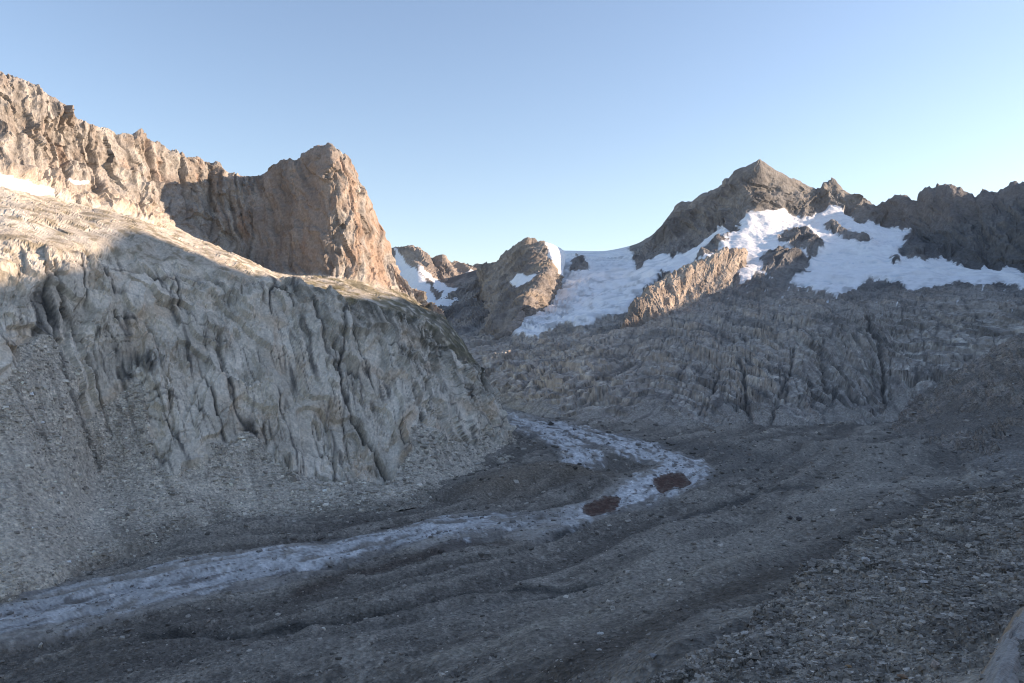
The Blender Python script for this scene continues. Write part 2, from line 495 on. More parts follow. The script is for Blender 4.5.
    c = c * (1 + (np.array([1.07, 1.03, .975]) - 1) * sstep(4.6, 4.0, V)[..., None])
    # ---- zones
    zone = np.where(V > 5.9, np.where((T > 243) & (T < 425), 6, 5), np.where(V > 4.15, 4, 2))
    zone = np.where(snow & (V > 4.5), 3, np.where(lo > 0.5, 1, zone))
    c[zone == 3] = (.88, .88, .88)
    c[blur(zone == 3, 1, 1) > 0.9] = (.88, .88, .88)
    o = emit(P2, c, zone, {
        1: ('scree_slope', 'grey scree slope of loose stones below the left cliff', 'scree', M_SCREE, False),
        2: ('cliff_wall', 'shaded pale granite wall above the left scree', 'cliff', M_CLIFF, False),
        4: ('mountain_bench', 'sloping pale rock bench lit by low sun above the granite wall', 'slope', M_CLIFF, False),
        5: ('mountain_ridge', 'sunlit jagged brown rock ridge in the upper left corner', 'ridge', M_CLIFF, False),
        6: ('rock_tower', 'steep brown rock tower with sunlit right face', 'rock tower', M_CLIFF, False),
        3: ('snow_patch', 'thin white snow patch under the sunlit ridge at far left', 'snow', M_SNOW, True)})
    SURF['scree'] = (P2, zone == 1, c)
    SURF['bench'] = (P2, (zone == 4) & (benchw > 0.5), c)


left_mountain()


# ------------------------------------------------------------------ far rock helper
def far_rock(P, N, lam, amp, seed, strike=(0.8, 0.6), skew=0.0):
    x, y, z = P[..., 0], P[..., 1], P[..., 2]
    s = strike[0] * x + strike[1] * y
    sk = s + skew * z + 0.35 * lam * fbm(s / lam, z / lam, 0 * s + seed, 3)
    o = 0 * s + seed
    r1 = ridged(sk / lam, z / (2.6 * lam), o, 4, 0.55) - 1.0
    r2 = fbm(x / (1.5 * lam), y / (1.5 * lam), z / (1.5 * lam), 5, 0.55)
    f1, e1 = facets(sk / (0.45 * lam), z / (0.9 * lam), seed, 1.1)
    f2, e2 = facets(sk / (0.16 * lam), z / (0.3 * lam), seed + 1, 1.1)
    d = amp * (0.9 * r1 + 0.6 * r2 + 0.45 * f1 + 0.2 * f2)
    return d, s, sk, r1, r2


# ------------------------------------------------------------------ far peaks at the head of the left valley
def far_ridge():
    rows = [
        [(340, 340, 400, 3400), (440, 440, 395, 3400), (560, 560, 390, 3600)],
        [(340, 340, 345, 4000), (440, 440, 338, 4000), (560, 560, 330, 4300)],
        [(340, 340, 305, 4700), (400, 400, 300, 4700), (440, 440, 303, 4600), (480, 480, 300, 4800), (560, 560, 300, 5000)],
        [(340, 340, 275, 5200), (400, 400, 274, 5150), (418, 418, 268, 5050), (440, 440, 276, 5250), (460, 460, 280, 5250), (480, 480, 282, 5400), (560, 560, 285, 5600)],
        [(340, 340, 262, 5600), (380, 380, 256, 5600), (400, 400, 251, 5500), (412, 412, 249, 5450), (424, 424, 252, 5500), (432, 432, 258, 5600), (437, 437, 257, 5450), (442, 442, 254, 5400), (448, 448, 257, 5450), (456, 456, 263, 5600), (470, 470, 267, 5700), (485, 485, 265, 5800), (520, 520, 262, 6000), (560, 560, 262, 6200)],
        [(340, 340, 300, 6300), (440, 440, 290, 6300), (560, 560, 300, 6900)]]
    P, T, V = loft(rows, 340, 560, 1.2, [12, 30, 26, 22, 6])
    N = normals(P)
    if N[..., 1].mean() > 0: N = -N
    PX, PY = proj(P)
    d, s, sk, r1, r2 = far_rock(P, N, 170, 34, 51)
    wx = PX + 2.5 * noise(PX / 7, PY / 7, 1); wy = PY + 2.5 * noise(PX / 7, PY / 7, 11)
    snow = inpoly(wx, wy, [(396, 251), (404, 258), (412, 268), (424, 282), (437, 303), (436, 310), (424, 302), (408, 288), (396, 278)])
    snow |= inpoly(wx, wy, [(436, 304), (447, 290), (462, 291), (468, 280), (464, 272), (470, 274), (475, 284), (486, 284), (488, 310), (480, 330), (462, 334), (444, 322)])
    snow |= inpoly(wx, wy, [(416, 264), (428, 276), (438, 284), (450, 292), (440, 294), (428, 284), (418, 274)])
    sw = blur(snow, 2, 2)
    P2 = P + N * (d * (1 - 0.85 * sw) * (V < 4.05) + 14 * sw)[..., None]
    P2[..., 2] += np.exp(-((V - 4) / 0.3) ** 2) * (16 * noise(s / 60, 0, 3) + 14 * noise(s / 26, 0, 4))
    c = mix(np.broadcast_to(rgb(.30, .25, .21), P.shape), rgb(.18, .155, .14), sstep(-0.3, 0.5, r2))
    c[snow] = (.88, .88, .88)
    emit(P2, c, np.where(snow, 2, 1), {
        1: ('far_mountain', 'distant brown rock ridge behind the left tower', 'mountain', M_FAR, False),
        2: ('far_snowfield', 'distant snowfield below the small brown ridge behind the tower', 'snow', M_SNOW, True)})


far_ridge()


# ------------------------------------------------------------------ middle peak
def middle_peak():
    rows = [
        [(420, 448, 384, 3500), (485, 468, 378, 2900), (505, 480, 372, 2950), (528, 492, 364, 2980), (540, 506, 356, 3000), (570, 525, 356, 3100)],
        [(420, 472, 342, 4050), (485, 480, 338, 3450), (505, 488, 330, 3380), (528, 504, 322, 3280), (540, 518, 311, 3250), (570, 540, 322, 3450)],
        [(420, 480, 314, 4500), (485, 487, 311, 3850), (505, 500, 300, 3750), (528, 523, 291, 3640), (540, 538, 284, 3590), (570, 558, 296, 3800)],
        [(420, 481, 290, 4900), (485, 487, 285, 4200), (505, 507, 272, 4100), (528, 533, 260, 3990), (540, 550, 262, 3950), (570, 562, 272, 4150)],
        [(420, 476, 274, 5200), (450, 480, 270, 4850), (485, 485, 267, 4500), (497, 497, 262, 4420), (505, 505, 256, 4350), (513, 513, 250, 4300), (519, 519, 246, 4240), (525, 526, 241, 4200), (530, 531, 243, 4190), (536, 538, 243, 4180), (542, 547, 246, 4180), (570, 564, 253, 4400)],
        [(420, 470, 290, 5400), (528, 528, 275, 4800), (570, 560, 285, 4900)]]
    P, T, V = loft(rows, 420, 570, 0.9, [36, 30, 30, 28, 6])
    N = normals(P)
    if N[..., 1].mean() > 0: N = -N
    PX, PY = proj(P)
    d, s, sk, r1, r2 = far_rock(P, N, 95, 24, 61, (0.75, -0.66), -0.5)
    wx = PX + 2 * noise(PX / 6, PY / 6, 1); wy = PY + 2 * noise(PX / 6, PY / 6, 11)
    snow = inpoly(wx, wy, [(511, 283), (520, 276), (530, 276), (539, 276), (532, 284), (518, 289)])
    snow |= inpoly(wx, wy, [(544, 244), (566, 250), (568, 280), (560, 276), (553, 264)])
    sw = blur(snow, 2, 2)
    P2 = P + N * (d * (1 - 0.85 * sw) * (V < 4.05) + 8 * sw)[..., None]
    P2[..., 2] += np.exp(-((V - 4) / 0.25) ** 2) * (12 * noise(s / 40, 0, 3) + 12 * noise(s / 16, 0, 5))
    c = mix(np.broadcast_to(rgb(.27, .235, .205), P.shape), rgb(.165, .145, .13), sstep(-0.3, 0.5, r2))
    c = mix(c, rgb(.36, .28, .2), 0.6 * sstep(0.1, 0.6, fbm(sk / 90, P[..., 2] / 200, 0 * s, 3)))
    c[snow] = (.88, .88, .88)
    emit(P2, c, np.where(snow, 2, 1), {
        1: ('pointed_mountain', 'small pointed brown peak left of the white icefall', 'mountain', M_FAR, False),
        2: ('summit_snow', 'bright snow cap and small snow lens on the pointed brown peak', 'snow', M_SNOW, True)})


middle_peak()


# ------------------------------------------------------------------ main massif
SN_MAIN = [(664, 272), (668, 262), (682, 256), (700, 246), (712, 234), (722, 228), (730, 232), (727, 243), (736, 236), (740, 222), (745, 215), (758, 213), (770, 212), (782, 209), (792, 216), (806, 219), (818, 211), (831, 206), (846, 213), (856, 222), (882, 228), (900, 233), (913, 231), (902, 245), (898, 253), (906, 261), (924, 262), (942, 258), (955, 268), (987, 272), (1024, 275), (1090, 278), (1170, 280), (1170, 292), (1090, 290), (1024, 289), (1000, 284), (980, 289), (960, 284), (940, 286), (915, 291), (895, 284), (880, 280), (866, 283), (855, 290), (838, 299), (818, 294), (800, 287), (788, 284), (796, 278), (812, 274), (800, 272), (772, 280), (762, 275), (752, 278), (742, 286), (735, 272), (738, 262), (726, 262), (712, 272), (700, 266), (690, 270), (680, 279), (668, 276)]
SN_ICEFALL = [(540, 246), (550, 225), (620, 225), (628, 246), (634, 256), (637, 274), (650, 263), (668, 254), (672, 262), (655, 282), (640, 298), (628, 312), (612, 318), (598, 322), (584, 330), (566, 326), (548, 332), (534, 337), (512, 338), (500, 332), (524, 316), (545, 300), (558, 286), (556, 268)]
HOLES = [[(775, 239), (786, 232), (799, 229), (812, 238), (824, 253), (812, 259), (796, 252), (782, 246)],
         [(759, 262), (768, 255), (783, 251), (798, 256), (812, 262), (803, 273), (788, 276), (773, 280), (762, 274)],
         [(822, 227), (832, 226), (841, 229), (850, 236), (867, 237), (872, 243), (860, 247), (845, 243), (832, 236)],
         [(889, 260), (896, 258), (900, 263), (893, 266)],
         [(571, 264), (577, 259), (586, 265), (588, 274), (578, 275), (571, 273)],
         [(694, 262), (706, 254), (722, 240), (728, 243), (716, 256), (702, 266)]]


def main_massif():
    rows = [
        [(430, 430, 430, 2100), (505, 505, 425, 2000), (560, 560, 445, 1750), (700, 700, 462, 1550), (800, 800, 465, 1500), (880, 880, 455, 1600), (1170, 1170, 420, 1600)],
        [(430, 430, 398, 2500), (505, 505, 408, 2350), (530, 530, 418, 2100), (560, 560, 427, 1950), (620, 620, 433, 1820), (700, 700, 439, 1720), (780, 780, 442, 1680), (840, 840, 440, 1720), (880, 880, 435, 1780), (940, 940, 415, 1850), (1170, 1170, 380, 1750)],
        [(430, 430, 372, 2800), (505, 505, 380, 2500), (560, 560, 388, 2250), (640, 640, 392, 2120), (720, 720, 388, 2060), (790, 790, 380, 2040), (830, 830, 384, 2100), (870, 870, 378, 2170), (940, 940, 352, 2300), (1024, 1024, 345, 2300), (1170, 1170, 340, 2200)],
        [(430, 430, 350, 3000), (505, 505, 350, 2850), (560, 560, 345, 2700), (625, 625, 345, 2560), (680, 680, 335, 2540), (740, 740, 328, 2520), (800, 800, 320, 2480), (870, 870, 316, 2560), (940, 940, 310, 2640), (1024, 1024, 308, 2640), (1170, 1170, 300, 2600)],
        [(430, 430, 335, 3500), (505, 505, 328, 3350), (560, 560, 318, 3300), (625, 625, 305, 3280), (690, 690, 290, 3250), (740, 740, 282, 3200), (800, 800, 284, 3200), (850, 850, 288, 3200), (940, 940, 285, 3250), (1024, 1024, 285, 3250), (1170, 1170, 288, 3200)],
        [(430, 430, 315, 4200), (505, 505, 300, 4100), (560, 560, 287, 4000), (625, 625, 278, 4050), (690, 690, 256, 4050), (740, 740, 240, 3950), (800, 800, 246, 3900), (860, 860, 246, 3850), (910, 910, 256, 3700), (940, 940, 266, 3550), (1024, 1024, 276, 3420), (1170, 1170, 282, 3350)],
        [(430, 430, 300, 4900), (505, 505, 280, 4800), (560, 560, 265, 4600), (625, 625, 258, 4700), (660, 660, 246, 4650), (690, 690, 232, 4550), (720, 720, 222, 4380), (742, 742, 215, 4250), (765, 765, 211, 4350), (790, 790, 211, 4550), (840, 840, 207, 4700), (880, 880, 226, 4500), (910, 910, 232, 4250), (940, 940, 256, 3850), (1024, 1024, 273, 3600), (1170, 1170, 276, 3500)],
        [(430, 430, 290, 5100), (505, 505, 268, 5000), (560, 560, 256, 4900), (625, 625, 252, 4850), (680, 680, 218, 4750), (715, 715, 203, 4600), (750, 750, 186, 4380), (775, 775, 190, 4480), (800, 800, 198, 4680), (840, 840, 195, 4780), (880, 880, 216, 4680), (910, 910, 218, 4450), (930, 930, 222, 4220), (960, 960, 232, 3980), (1024, 1024, 232, 3780), (1170, 1170, 230, 3600)],
        [(430, 430, 284, 5300), (505, 505, 262, 5200), (550, 550, 251, 5100), (600, 600, 252, 5100), (627, 627, 247, 5000), (645, 645, 240, 4980), (656, 656, 233, 4950), (663, 663, 226, 4920), (672, 672, 213, 4900), (680, 680, 205, 4880), (690, 690, 203, 4860), (700, 700, 194, 4800), (712, 712, 190, 4760), (725, 725, 180, 4680), (740, 740, 171, 4600), (750, 750, 168, 4540), (760, 760, 165, 4500), (768, 768, 168, 4530), (780, 780, 174, 4620), (793, 793, 179, 4720), (806, 806, 184, 4820), (820, 820, 188, 4880), (826, 826, 184, 4880), (832, 832, 180, 4880), (838, 838, 183, 4890), (848, 848, 191, 4920), (862, 862, 199, 4950), (878, 878, 207, 4950), (884, 884, 204, 4900), (890, 890, 198, 4860), (902, 902, 195, 4800), (910, 910, 202, 4780), (918, 918, 203, 4720), (922, 922, 195, 4690), (927, 927, 189, 4660), (938, 938, 187, 4600), (950, 950, 184, 4540), (958, 958, 189, 4500), (968, 968, 196, 4440), (976, 976, 198, 4400), (983, 983, 190, 4370), (994, 994, 193, 4330), (1002, 1002, 191, 4290), (1012, 1012, 186, 4250), (1024, 1024, 184, 4200), (1060, 1060, 178, 4050), (1100, 1100, 182, 3900), (1170, 1170, 190, 3700)],
        [(430, 430, 320, 6000), (560, 560, 300, 6000), (640, 640, 285, 5900), (700, 700, 245, 5600), (760, 760, 205, 5400), (880, 880, 250, 5600), (1170, 1170, 240, 4400)]]
    P, T, V = loft(rows, 430, 1170, 1.15, [8, 44, 44, 34, 38, 36, 30, 30, 6])
    N = normals(P)
    if N[..., 1].mean() > 0: N = -N
    x, y, z = P[..., 0], P[..., 1], P[..., 2]
    PX, PY = proj(P)
    w1 = noise(PX / 9, PY / 6, 1) + 0.6 * noise(PX / 4, PY / 3, 21); w2 = noise(PX / 9, PY / 6, 11) + 0.6 * noise(PX / 4, PY / 3, 31)
    wx = PX + 3.5 * w1; wy = PY + 2.2 * w2
    snow = inpoly(wx, wy, SN_MAIN)
    ice = inpoly(wx, wy, SN_ICEFALL)
    hole = np.zeros_like(snow)
    for h in HOLES: hole |= inpoly(wx, wy, h)
    # small remnants below the snow line
    speck = (fbm(PX / 5, PY / 2.2, 0 * PX + 3, 3) > 0.88) & (PY > 278) & (PY < 312) & (T > 640)
    snow = (snow & ~hole) | speck
    ice = ice & ~hole & ~snow
    sw = blur(snow | ice, 3, 2)
    hb = blur(hole, 3, 2)
    # relief
    d_hi, s, sk, r1, r2 = far_rock(P, N, 140, 38, 71, (0.85, -0.5), 0.35)
    o = 0 * s
    s2, W = arcs(P, V, 1.0, 3.0)
    k2 = s2 - 0.8 * W * sstep(800, 600, T) + 0.2 * W * sstep(700, 860, T) + 22 * fbm(s2 / 200, W / 260, o + 2, 3)
    gl = ridged(k2 / 190, W / 1100, o + 3, 4, 0.55) - 1.0          # gullies of the lower wall
    ga, ea = facets(k2 / 50, W / 64, 31, 1.1)
    gb, eb = facets(k2 / 19, W / 24, 32, 1.1)
    gc, ec = facets(k2 / 8, W / 9, 33, 1.0)
    rub = fbm(x / 60, y / 60, z / 60, 5, 0.55)
    rl = fbm(k2 / 95, W / 170, o + 13, 4)
    sm = sstep(-0.15, 0.3, noise(s2 / 160, W / 200, o + 44))
    rl2 = fbm(k2 / 36, W / 60, o + 23, 3)
    ck = np.exp(-(noise(k2 / 55, W / 500, o + 24) / 0.05) ** 2)
    dip = W - (0.45 * sstep(820, 640, T) - 0.30 * sstep(800, 900, T)) * s2 + 25 * fbm(s2 / 140, W / 140, o + 81, 3)
    ll = fbm(s2 / 150, dip / 75, o + 82, 2); ll2 = fbm(s2 / 60, dip / 26, o + 83, 2)
    ga, ea = facets(s2 / 60, dip / 45, 31, 1.1)
    gb, eb = facets(s2 / 22, dip / 17, 32, 1.1)
    gc, ec = facets(s2 / 9, dip / 8, 33, 1.0)
    d_lo = 7 * (ridged(k2 / 260, W / 900, o + 3, 3, 0.5) - 1.0) + 22 * slabs(ll, 2.2) + 3.5 * slabs(ll2, 2.2) * (0.35 + 0.65 * sm) + sm * (2.6 * ga + 1.5 * gb + 0.8 * gc) \
        + 2.5 * (1 - sm) * gb + 1.5 * rub - 4 * ck + 16 * fbm(x / 300, y / 300, z / 300, 3)
    low = 1 - sstep(3.2, 4.3, V)
    foot = sstep(1.72, 1.35, V + 0.45 * noise(s2 / 130, o, o + 4) + 0.12 * rub)      # debris cones at the foot
    bench = np.exp(-((V - 3.7) / 0.6) ** 2)
    disp = d_hi * (1 - low) + d_lo * low * (1 - 0.82 * foot)
    disp = disp * (1 - 0.6 * bench) + bench * (7 * rub + 3 * gb + 10 * slabs(fbm(s2 / 120, W / 30, o + 91, 3), 2.5))
    gul = 0
    for pts, wp, dep in (([(868, 318), (878, 345), (884, 370), (886, 400)], 2.2, 22), ([(795, 345), (790, 372), (778, 400), (768, 430)], 2.0, 14),
                         ([(740, 355), (745, 390), (752, 425), (754, 438)], 2.2, 16), ([(806, 330), (826, 360), (828, 388), (835, 395)], 2.0, 14),
                         ([(720, 360), (712, 385), (700, 410)], 1.8, 14), ([(690, 350), (672, 390), (668, 405)], 1.8, 10), ([(843, 362), (838, 392), (822, 412)], 1.6, 9)):
        dd, _ = dist_line(PX + 2.5 * w1, PY, pts)
        gul = gul + dep * np.exp(-(dd / wp) ** 2)
    gul = 0.7 * gul
    disp = disp - gul
    snowd = 16 * fbm(x / 260, y / 260, z / 260, 3)
    wv = W + 0.25 * s2 * sstep(700, 560, T) + 30 * noise(s2 / 180, W / 180, o + 3)
    cre = (ridged(s2 / 260, wv / 42, o + 70, 3, 0.65) - 1.0) * sstep(-0.3, 0.2, noise(s2 / 120, W / 90, o + 71))
    snowd = snowd + np.where(blur(ice, 3, 2) > 0.3, 15.0, 6.0) * cre + 8 * fbm(x / 90, y / 90, z / 90 + 3, 3)
    disp = disp * (1 - sw) * (1 - hb) + sw * (14 + snowd) + hb * (0.7 * disp + 32)
    disp *= np.where(V > 8.05, 0.4, 1.0) * (1 - 0.65 * sstep(6.9, 7.8, V)) * (1 - 0.45 * np.exp(-((T - 760) / 32) ** 2) * sstep(6.9, 7.7, V)) * (1 - 0.9 * sstep(690, 640, T) * sstep(6.2, 7.0, V))
    P2 = P + N * disp[..., None]
    crest = np.exp(-((V - 8) / 0.22) ** 2) * sstep(615, 650, T) * (1 - 0.65 * np.exp(-((T - 760) / 26) ** 2))
    P2[..., 2] += (34 * np.exp(-np.abs(T - 760.5) / 11) + 20 * np.exp(-np.abs(T - 832) / 6)) * sstep(7.1, 8.0, V) * (V < 8.9)
    P2[..., 2] += crest * sstep(868, 890, T) * 22 * (0.35 - np.abs(noise(s2 / 30, o, o + 14)) - 0.5 * np.abs(noise(s2 / 13, o, o + 15)))
    P2[..., 2] += crest * ((1 + 0.8 * sstep(860, 900, T)) * (10 * noise(s2 / 38, o, o) + 10 * noise(s2 / 14, o, o + 8)) + 18 * np.abs(noise(s2 / 70, y / 70, 4)) - 6)
    # colours
    sh = P.shape[:2]
    c = np.broadcast_to(rgb(.195, .185, .175), sh + (3,)).copy()
    c = mix(c, rgb(.095, .092, .09), sstep(-0.2, 0.5, r2))
    c = mix(c, rgb(.29, .25, .215), 0.45 * sstep(0.1, 0.7, fbm(sk / 90, z / 260, o + 5, 4)))
    c = mix(c, rgb(.12, .112, .108), 0.7 * sstep(850, 900, T) * sstep(4.5, 5.5, V))
    lc = np.broadcast_to(rgb(.38, .335, .29), sh + (3,)).copy()
    lc = mix(lc, rgb(.23, .205, .18), sstep(-0.15, 0.5, fbm(s2 / 130, dip / 80, o + 6, 5)))
    lc = mix(lc, rgb(.62, .565, .485), 0.8 * sstep(0.15, 0.65, fbm(s2 / 60, dip / 26, o + 16, 4)) * sstep(3.2, 2.4, V))
    lc = mix(lc, rgb(.42, .335, .265), 0.7 * sstep(0.1, 0.6, fbm(x / 150, y / 150, z / 40, 4)) * sstep(2.6, 3.4, V))
    lc = mix(lc, rgb(.07, .066, .064), 0.75 * sstep(0.2, 0.7, fbm(s2 / 26, dip / 16, o + 46, 4)) * (1 - foot) * sm)
    lc = mix(lc, rgb(.10, .092, .085), 0.6 * ck * (1 - foot))
    lc = mix(lc, rgb(.39, .35, .30), foot)
    lc = mix(lc, rgb(.20, .18, .158), foot * 0.8 * sstep(0.1, 0.6, fbm(k2 / 22, W / 300, o + 56, 4)))
    c = mix(c, lc, low)
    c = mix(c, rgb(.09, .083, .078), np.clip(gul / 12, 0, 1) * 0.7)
    c *= (1 + 0.2 * fbm(s2 / 14, z / 12, y / 20, 2))[..., None]
    dirt = sstep(0.1, 0.7, fbm(PX / 14, PY / 4, o + 2, 4)) * sstep(268, 292, PY)
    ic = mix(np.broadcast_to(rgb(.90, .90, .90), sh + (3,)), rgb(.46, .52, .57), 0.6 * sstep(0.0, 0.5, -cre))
    ic = mix(ic, rgb(.34, .335, .33), 0.75 * np.clip(dirt, 0, 1))
    sn = mix(np.broadcast_to(rgb(.90, .90, .90), sh + (3,)), rgb(.36, .36, .36), 0.7 * np.clip(dirt, 0, 1) * sstep(274, 286, PY))
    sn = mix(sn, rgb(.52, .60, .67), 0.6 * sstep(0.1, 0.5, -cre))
    fir = sstep(0.05, 0.6, fbm(s2 / 130, wv / 22, o + 95, 4))
    sn = mix(sn, rgb(.66, .67, .69), 0.45 * fir); ic = mix(ic, rgb(.55, .575, .60), 0.7 * fir)
    eb_ = sstep(0.95, 0.6, blur(snow | ice, 2, 2)) * sstep(-0.2, 0.4, noise(s2 / 25, W / 25, o + 96))
    sn = mix(sn, c, 0.6 * eb_); ic = mix(ic, c, 0.6 * eb_)
    c[snow] = sn[snow]; c[ice] = ic[ice]
    zone = np.where(snow, 2, np.where(ice, 3, np.where(V < 3.55, np.where(foot > 0.5, 5, 4), np.where((T > 872) & (V > 4.8), 6, 1))))
    emit(P2, c, zone, {
        1: ('summit_mountain', 'highest grey brown pyramid shaped mountain above the snowfield', 'mountain', M_FAR, False),
        4: ('lower_rock_wall', 'shaded rock wall with gullies below the snowfield', 'rock wall', M_FAR, False),
        5: ('debris_fan', 'grey debris fans at the foot of the far rock wall', 'scree', M_SCREE, False),
        6: ('jagged_ridge', 'dark jagged ridge against the sky at the right edge', 'ridge', M_FAR, False),
        2: ('summit_snowfield', 'white snowfield with rock islands below the highest summit', 'snow', M_SNOW, True),
        3: ('icefall', 'pale crevassed icefall between pointed peak and high summit', 'glacier', M_SNOW, True)})


main_massif()


# ------------------------------------------------------------------ lit rock spur in front of the snowfield
def rock_spur():
    rows = [   # from the left foot over the crest to the right foot
        [(0, 602, 350, 2750), (40, 640, 316, 3250), (80, 690, 284, 3650), (120, 738, 258, 3900)],
        [(0, 612, 342, 2780), (40, 648, 300, 3250), (80, 694, 274, 3560), (120, 740, 254, 3700)],
        [(0, 622, 330, 2760), (12, 630, 308, 2860), (25, 643, 292, 2960), (40, 660, 280, 3110), (60, 682, 267, 3230), (80, 705, 257, 3330), (100, 728, 248, 3420), (112, 740, 248, 3470), (120, 747, 252, 3550)],
        [(0, 632, 346, 2720), (25, 657, 316, 2830), (40, 671, 305, 2950), (60, 690, 293, 3080), (80, 710, 282, 3170), (100, 731, 273, 3270), (120, 748, 265, 3400)],
        [(0, 645, 362, 2640), (25, 672, 338, 2700), (40, 686, 328, 2800), (60, 702, 314, 2920), (80, 720, 304, 3040), (100, 738, 294, 3140), (120, 754, 282, 3330)]]
    P, T, V = loft(rows, 0, 120, 0.55, [12, 22, 34, 34])
    N = normals(P)
    if N[50:, :, 1].mean() > 0: N = -N
    S, W = arcs(P, V, 1.8, 3.2)
    o = 0 * S
    q = S + 12 * fbm(S / 60, W / 60, o, 3)
    rr = ridged(q / 95, W / 420, o + 3, 2, 0.5) - 1.0
    f1, e1 = facets(q / 40, W / 60, 83, 1.1); f2, e2 = facets(q / 15, W / 22, 84, 1.1)
    d = 4 * rr + 4.0 * f1 + 1.0 * f2 + 9 * slabs(fbm(q / 90, W / 110, o + 7, 3), 2.4)
    P2 = P + N * (d * sstep(0, 0.6, V) * sstep(4, 3.3, V))[..., None]
    P2[..., 2] += np.exp(-((V - 2) / 0.3) ** 2) * (8 * noise(S / 20, 0, 3) + 10 * noise(S / 60, 0, 5))
    c = mix(np.broadcast_to(rgb(.46, .375, .295), P.shape), rgb(.28, .225, .18), sstep(-0.2, 0.5, fbm(q / 50, W / 60, o + 5, 4)))
    c = mix(c, rgb(.52, .43, .34), 0.6 * sstep(0.1, 0.6, fbm(q / 40, W / 60, o + 15, 4)))
    c = mix(c, rgb(.10, .09, .08), 0.4 * sstep(0.3, 0.8, fbm(q / 18, W / 40, o + 25, 4)))
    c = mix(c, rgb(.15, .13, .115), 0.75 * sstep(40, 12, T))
    emit(P2, c, np.ones(V.shape, int), {1: ('rock_spur', 'rock spur with a sunlit brown flank in front of the snowfield', 'rock spur', M_FAR, False)})


rock_spur()


# ------------------------------------------------------------------ slope on the right side of the side valley
def right_slope():
    rows = [
        [(800, 800, 470, 1150), (900, 900, 492, 1000), (960, 960, 500, 860), (1024, 1024, 505, 760), (1170, 1170, 500, 680)],
        [(800, 800, 458, 1300), (900, 900, 470, 1150), (960, 960, 474, 1000), (1024, 1024, 472, 900), (1170, 1170, 468, 800)],
        [(800, 800, 452, 1450), (900, 900, 452, 1350), (960, 960, 445, 1250), (1024, 1024, 430, 1150), (1170, 1170, 390, 1050)],
        [(800, 800, 450, 1620), (880, 880, 441, 1620), (920, 920, 426, 1580), (960, 960, 410, 1500), (1024, 1024, 386, 1420), (1170, 1170, 330, 1300)],
        [(800, 800, 452, 1800), (850, 850, 443, 1880), (880, 880, 430, 1950), (920, 920, 402, 2000), (960, 960, 372, 2000), (1000, 1000, 349, 1960), (1040, 1040, 330, 1900), (1170, 1170, 268, 1800)],
        [(800, 800, 480, 2100), (920, 920, 430, 2250), (1040, 1040, 370, 2200), (1170, 1170, 310, 2100)]]
    P, T, V = loft(rows, 800, 1170, 1.2, [16, 26, 30, 40, 6])
    N = normals(P)
    if N[..., 2].mean() < 0: N = -N
    x, y, z = P[..., 0], P[..., 1], P[..., 2]
    q = x * 0.5 + y * 0.86
    k = q + 12 * fbm(x / 80, y / 80, z / 80, 3)
    rk = sstep(-0.15, 0.25, fbm(x / 130, y / 130, z / 130 + 4, 4) + 0.45 * (V - 2.45))
    f1, e1 = facets(k / 40 + x / 90, x / 60, 41, 1.1); f2, e2 = facets(k / 14, x / 22, 42, 1.1)
    f3, e3 = facets(k / 6, x / 9, 43, 1.1)
    r = ridged(k / 38, x / 170, z / 170, 4, 0.6) - 1.0
    disp = rk * (12 * r + 9 * f1 + 4.5 * f2 + 1.8 * f3) + 6 * fbm(x / 90, y / 90, z / 90, 4) + 1.2 * fbm(x / 8, y / 8, z / 8, 3)
    P2 = P + N * disp[..., None]
    c = mix(np.broadcast_to(rgb(.21, .187, .162), P.shape), rgb(.32, .275, .235), rk * sstep(-0.3, 0.4, fbm(k / 22, x / 70, z / 40, 4)))
    c = mix(c, rgb(.46, .42, .365), 0.6 * rk * sstep(0.2, 0.7, fbm(k / 14, x / 60, z / 30 + 7, 4)))
    c = mix(c, rgb(.13, .118, .104), 0.6 * sstep(0.1, 0.6, fbm(x / 60, y / 60, z / 60 + 3, 4)) * (1 - rk))
    c = mix(c, rgb(.33, .305, .27), 0.6 * np.exp(-((V - 1.35 - 0.2 * fbm(x / 70, y / 70, 0 * x, 3)) / 0.16) ** 2))
    emit(P2, c, np.ones(V.shape, int), {1: ('side_valley_slope', 'dark rocky slope falling into the side valley at the right edge', 'slope', M_SCREE, False)})
    SURF['side'] = (P2, V < 3.9, c)


right_slope()


# ------------------------------------------------------------------ valley floor: debris covered glacier with bare ice
ICE1 = [(-170, 640), (-60, 618), (0, 604), (60, 591), (130, 578), (200, 566), (260, 554), (330, 541), (400, 529), (450, 520), (490, 515), (520, 519), (508, 529), (478, 542), (452, 549), (428, 546), (396, 548), (365, 555), (320, 569), (250, 584), (200, 596), (140, 609), (70, 627), (0, 643), (-170, 690)]
ICE2 = [(503, 411), (530, 418), (570, 427), (620, 437), (660, 448), (698, 462), (713, 473), (702, 486), (668, 497), (640, 507), (612, 510), (606, 498), (620, 489), (636, 480), (652, 473), (664, 466), (646, 459), (616, 451), (590, 443), (566, 436), (586, 447), (606, 459), (600, 467), (574, 471), (562, 466), (566, 456), (548, 441), (524, 432), (507, 423)]
ICE3 = [(490, 516), (540, 514), (580, 506), (612, 500), (620, 510), (590, 522), (560, 534), (536, 541), (500, 536)]
POND = [[(653, 483), (658, 478), (666, 475), (676, 474), (684, 476), (688, 482), (692, 486), (684, 490), (672, 491), (662, 494), (656, 490)], [(582, 509), (588, 503), (598, 499), (610, 497), (620, 498), (620, 504), (612, 511), (602, 515), (592, 517), (584, 515)]]


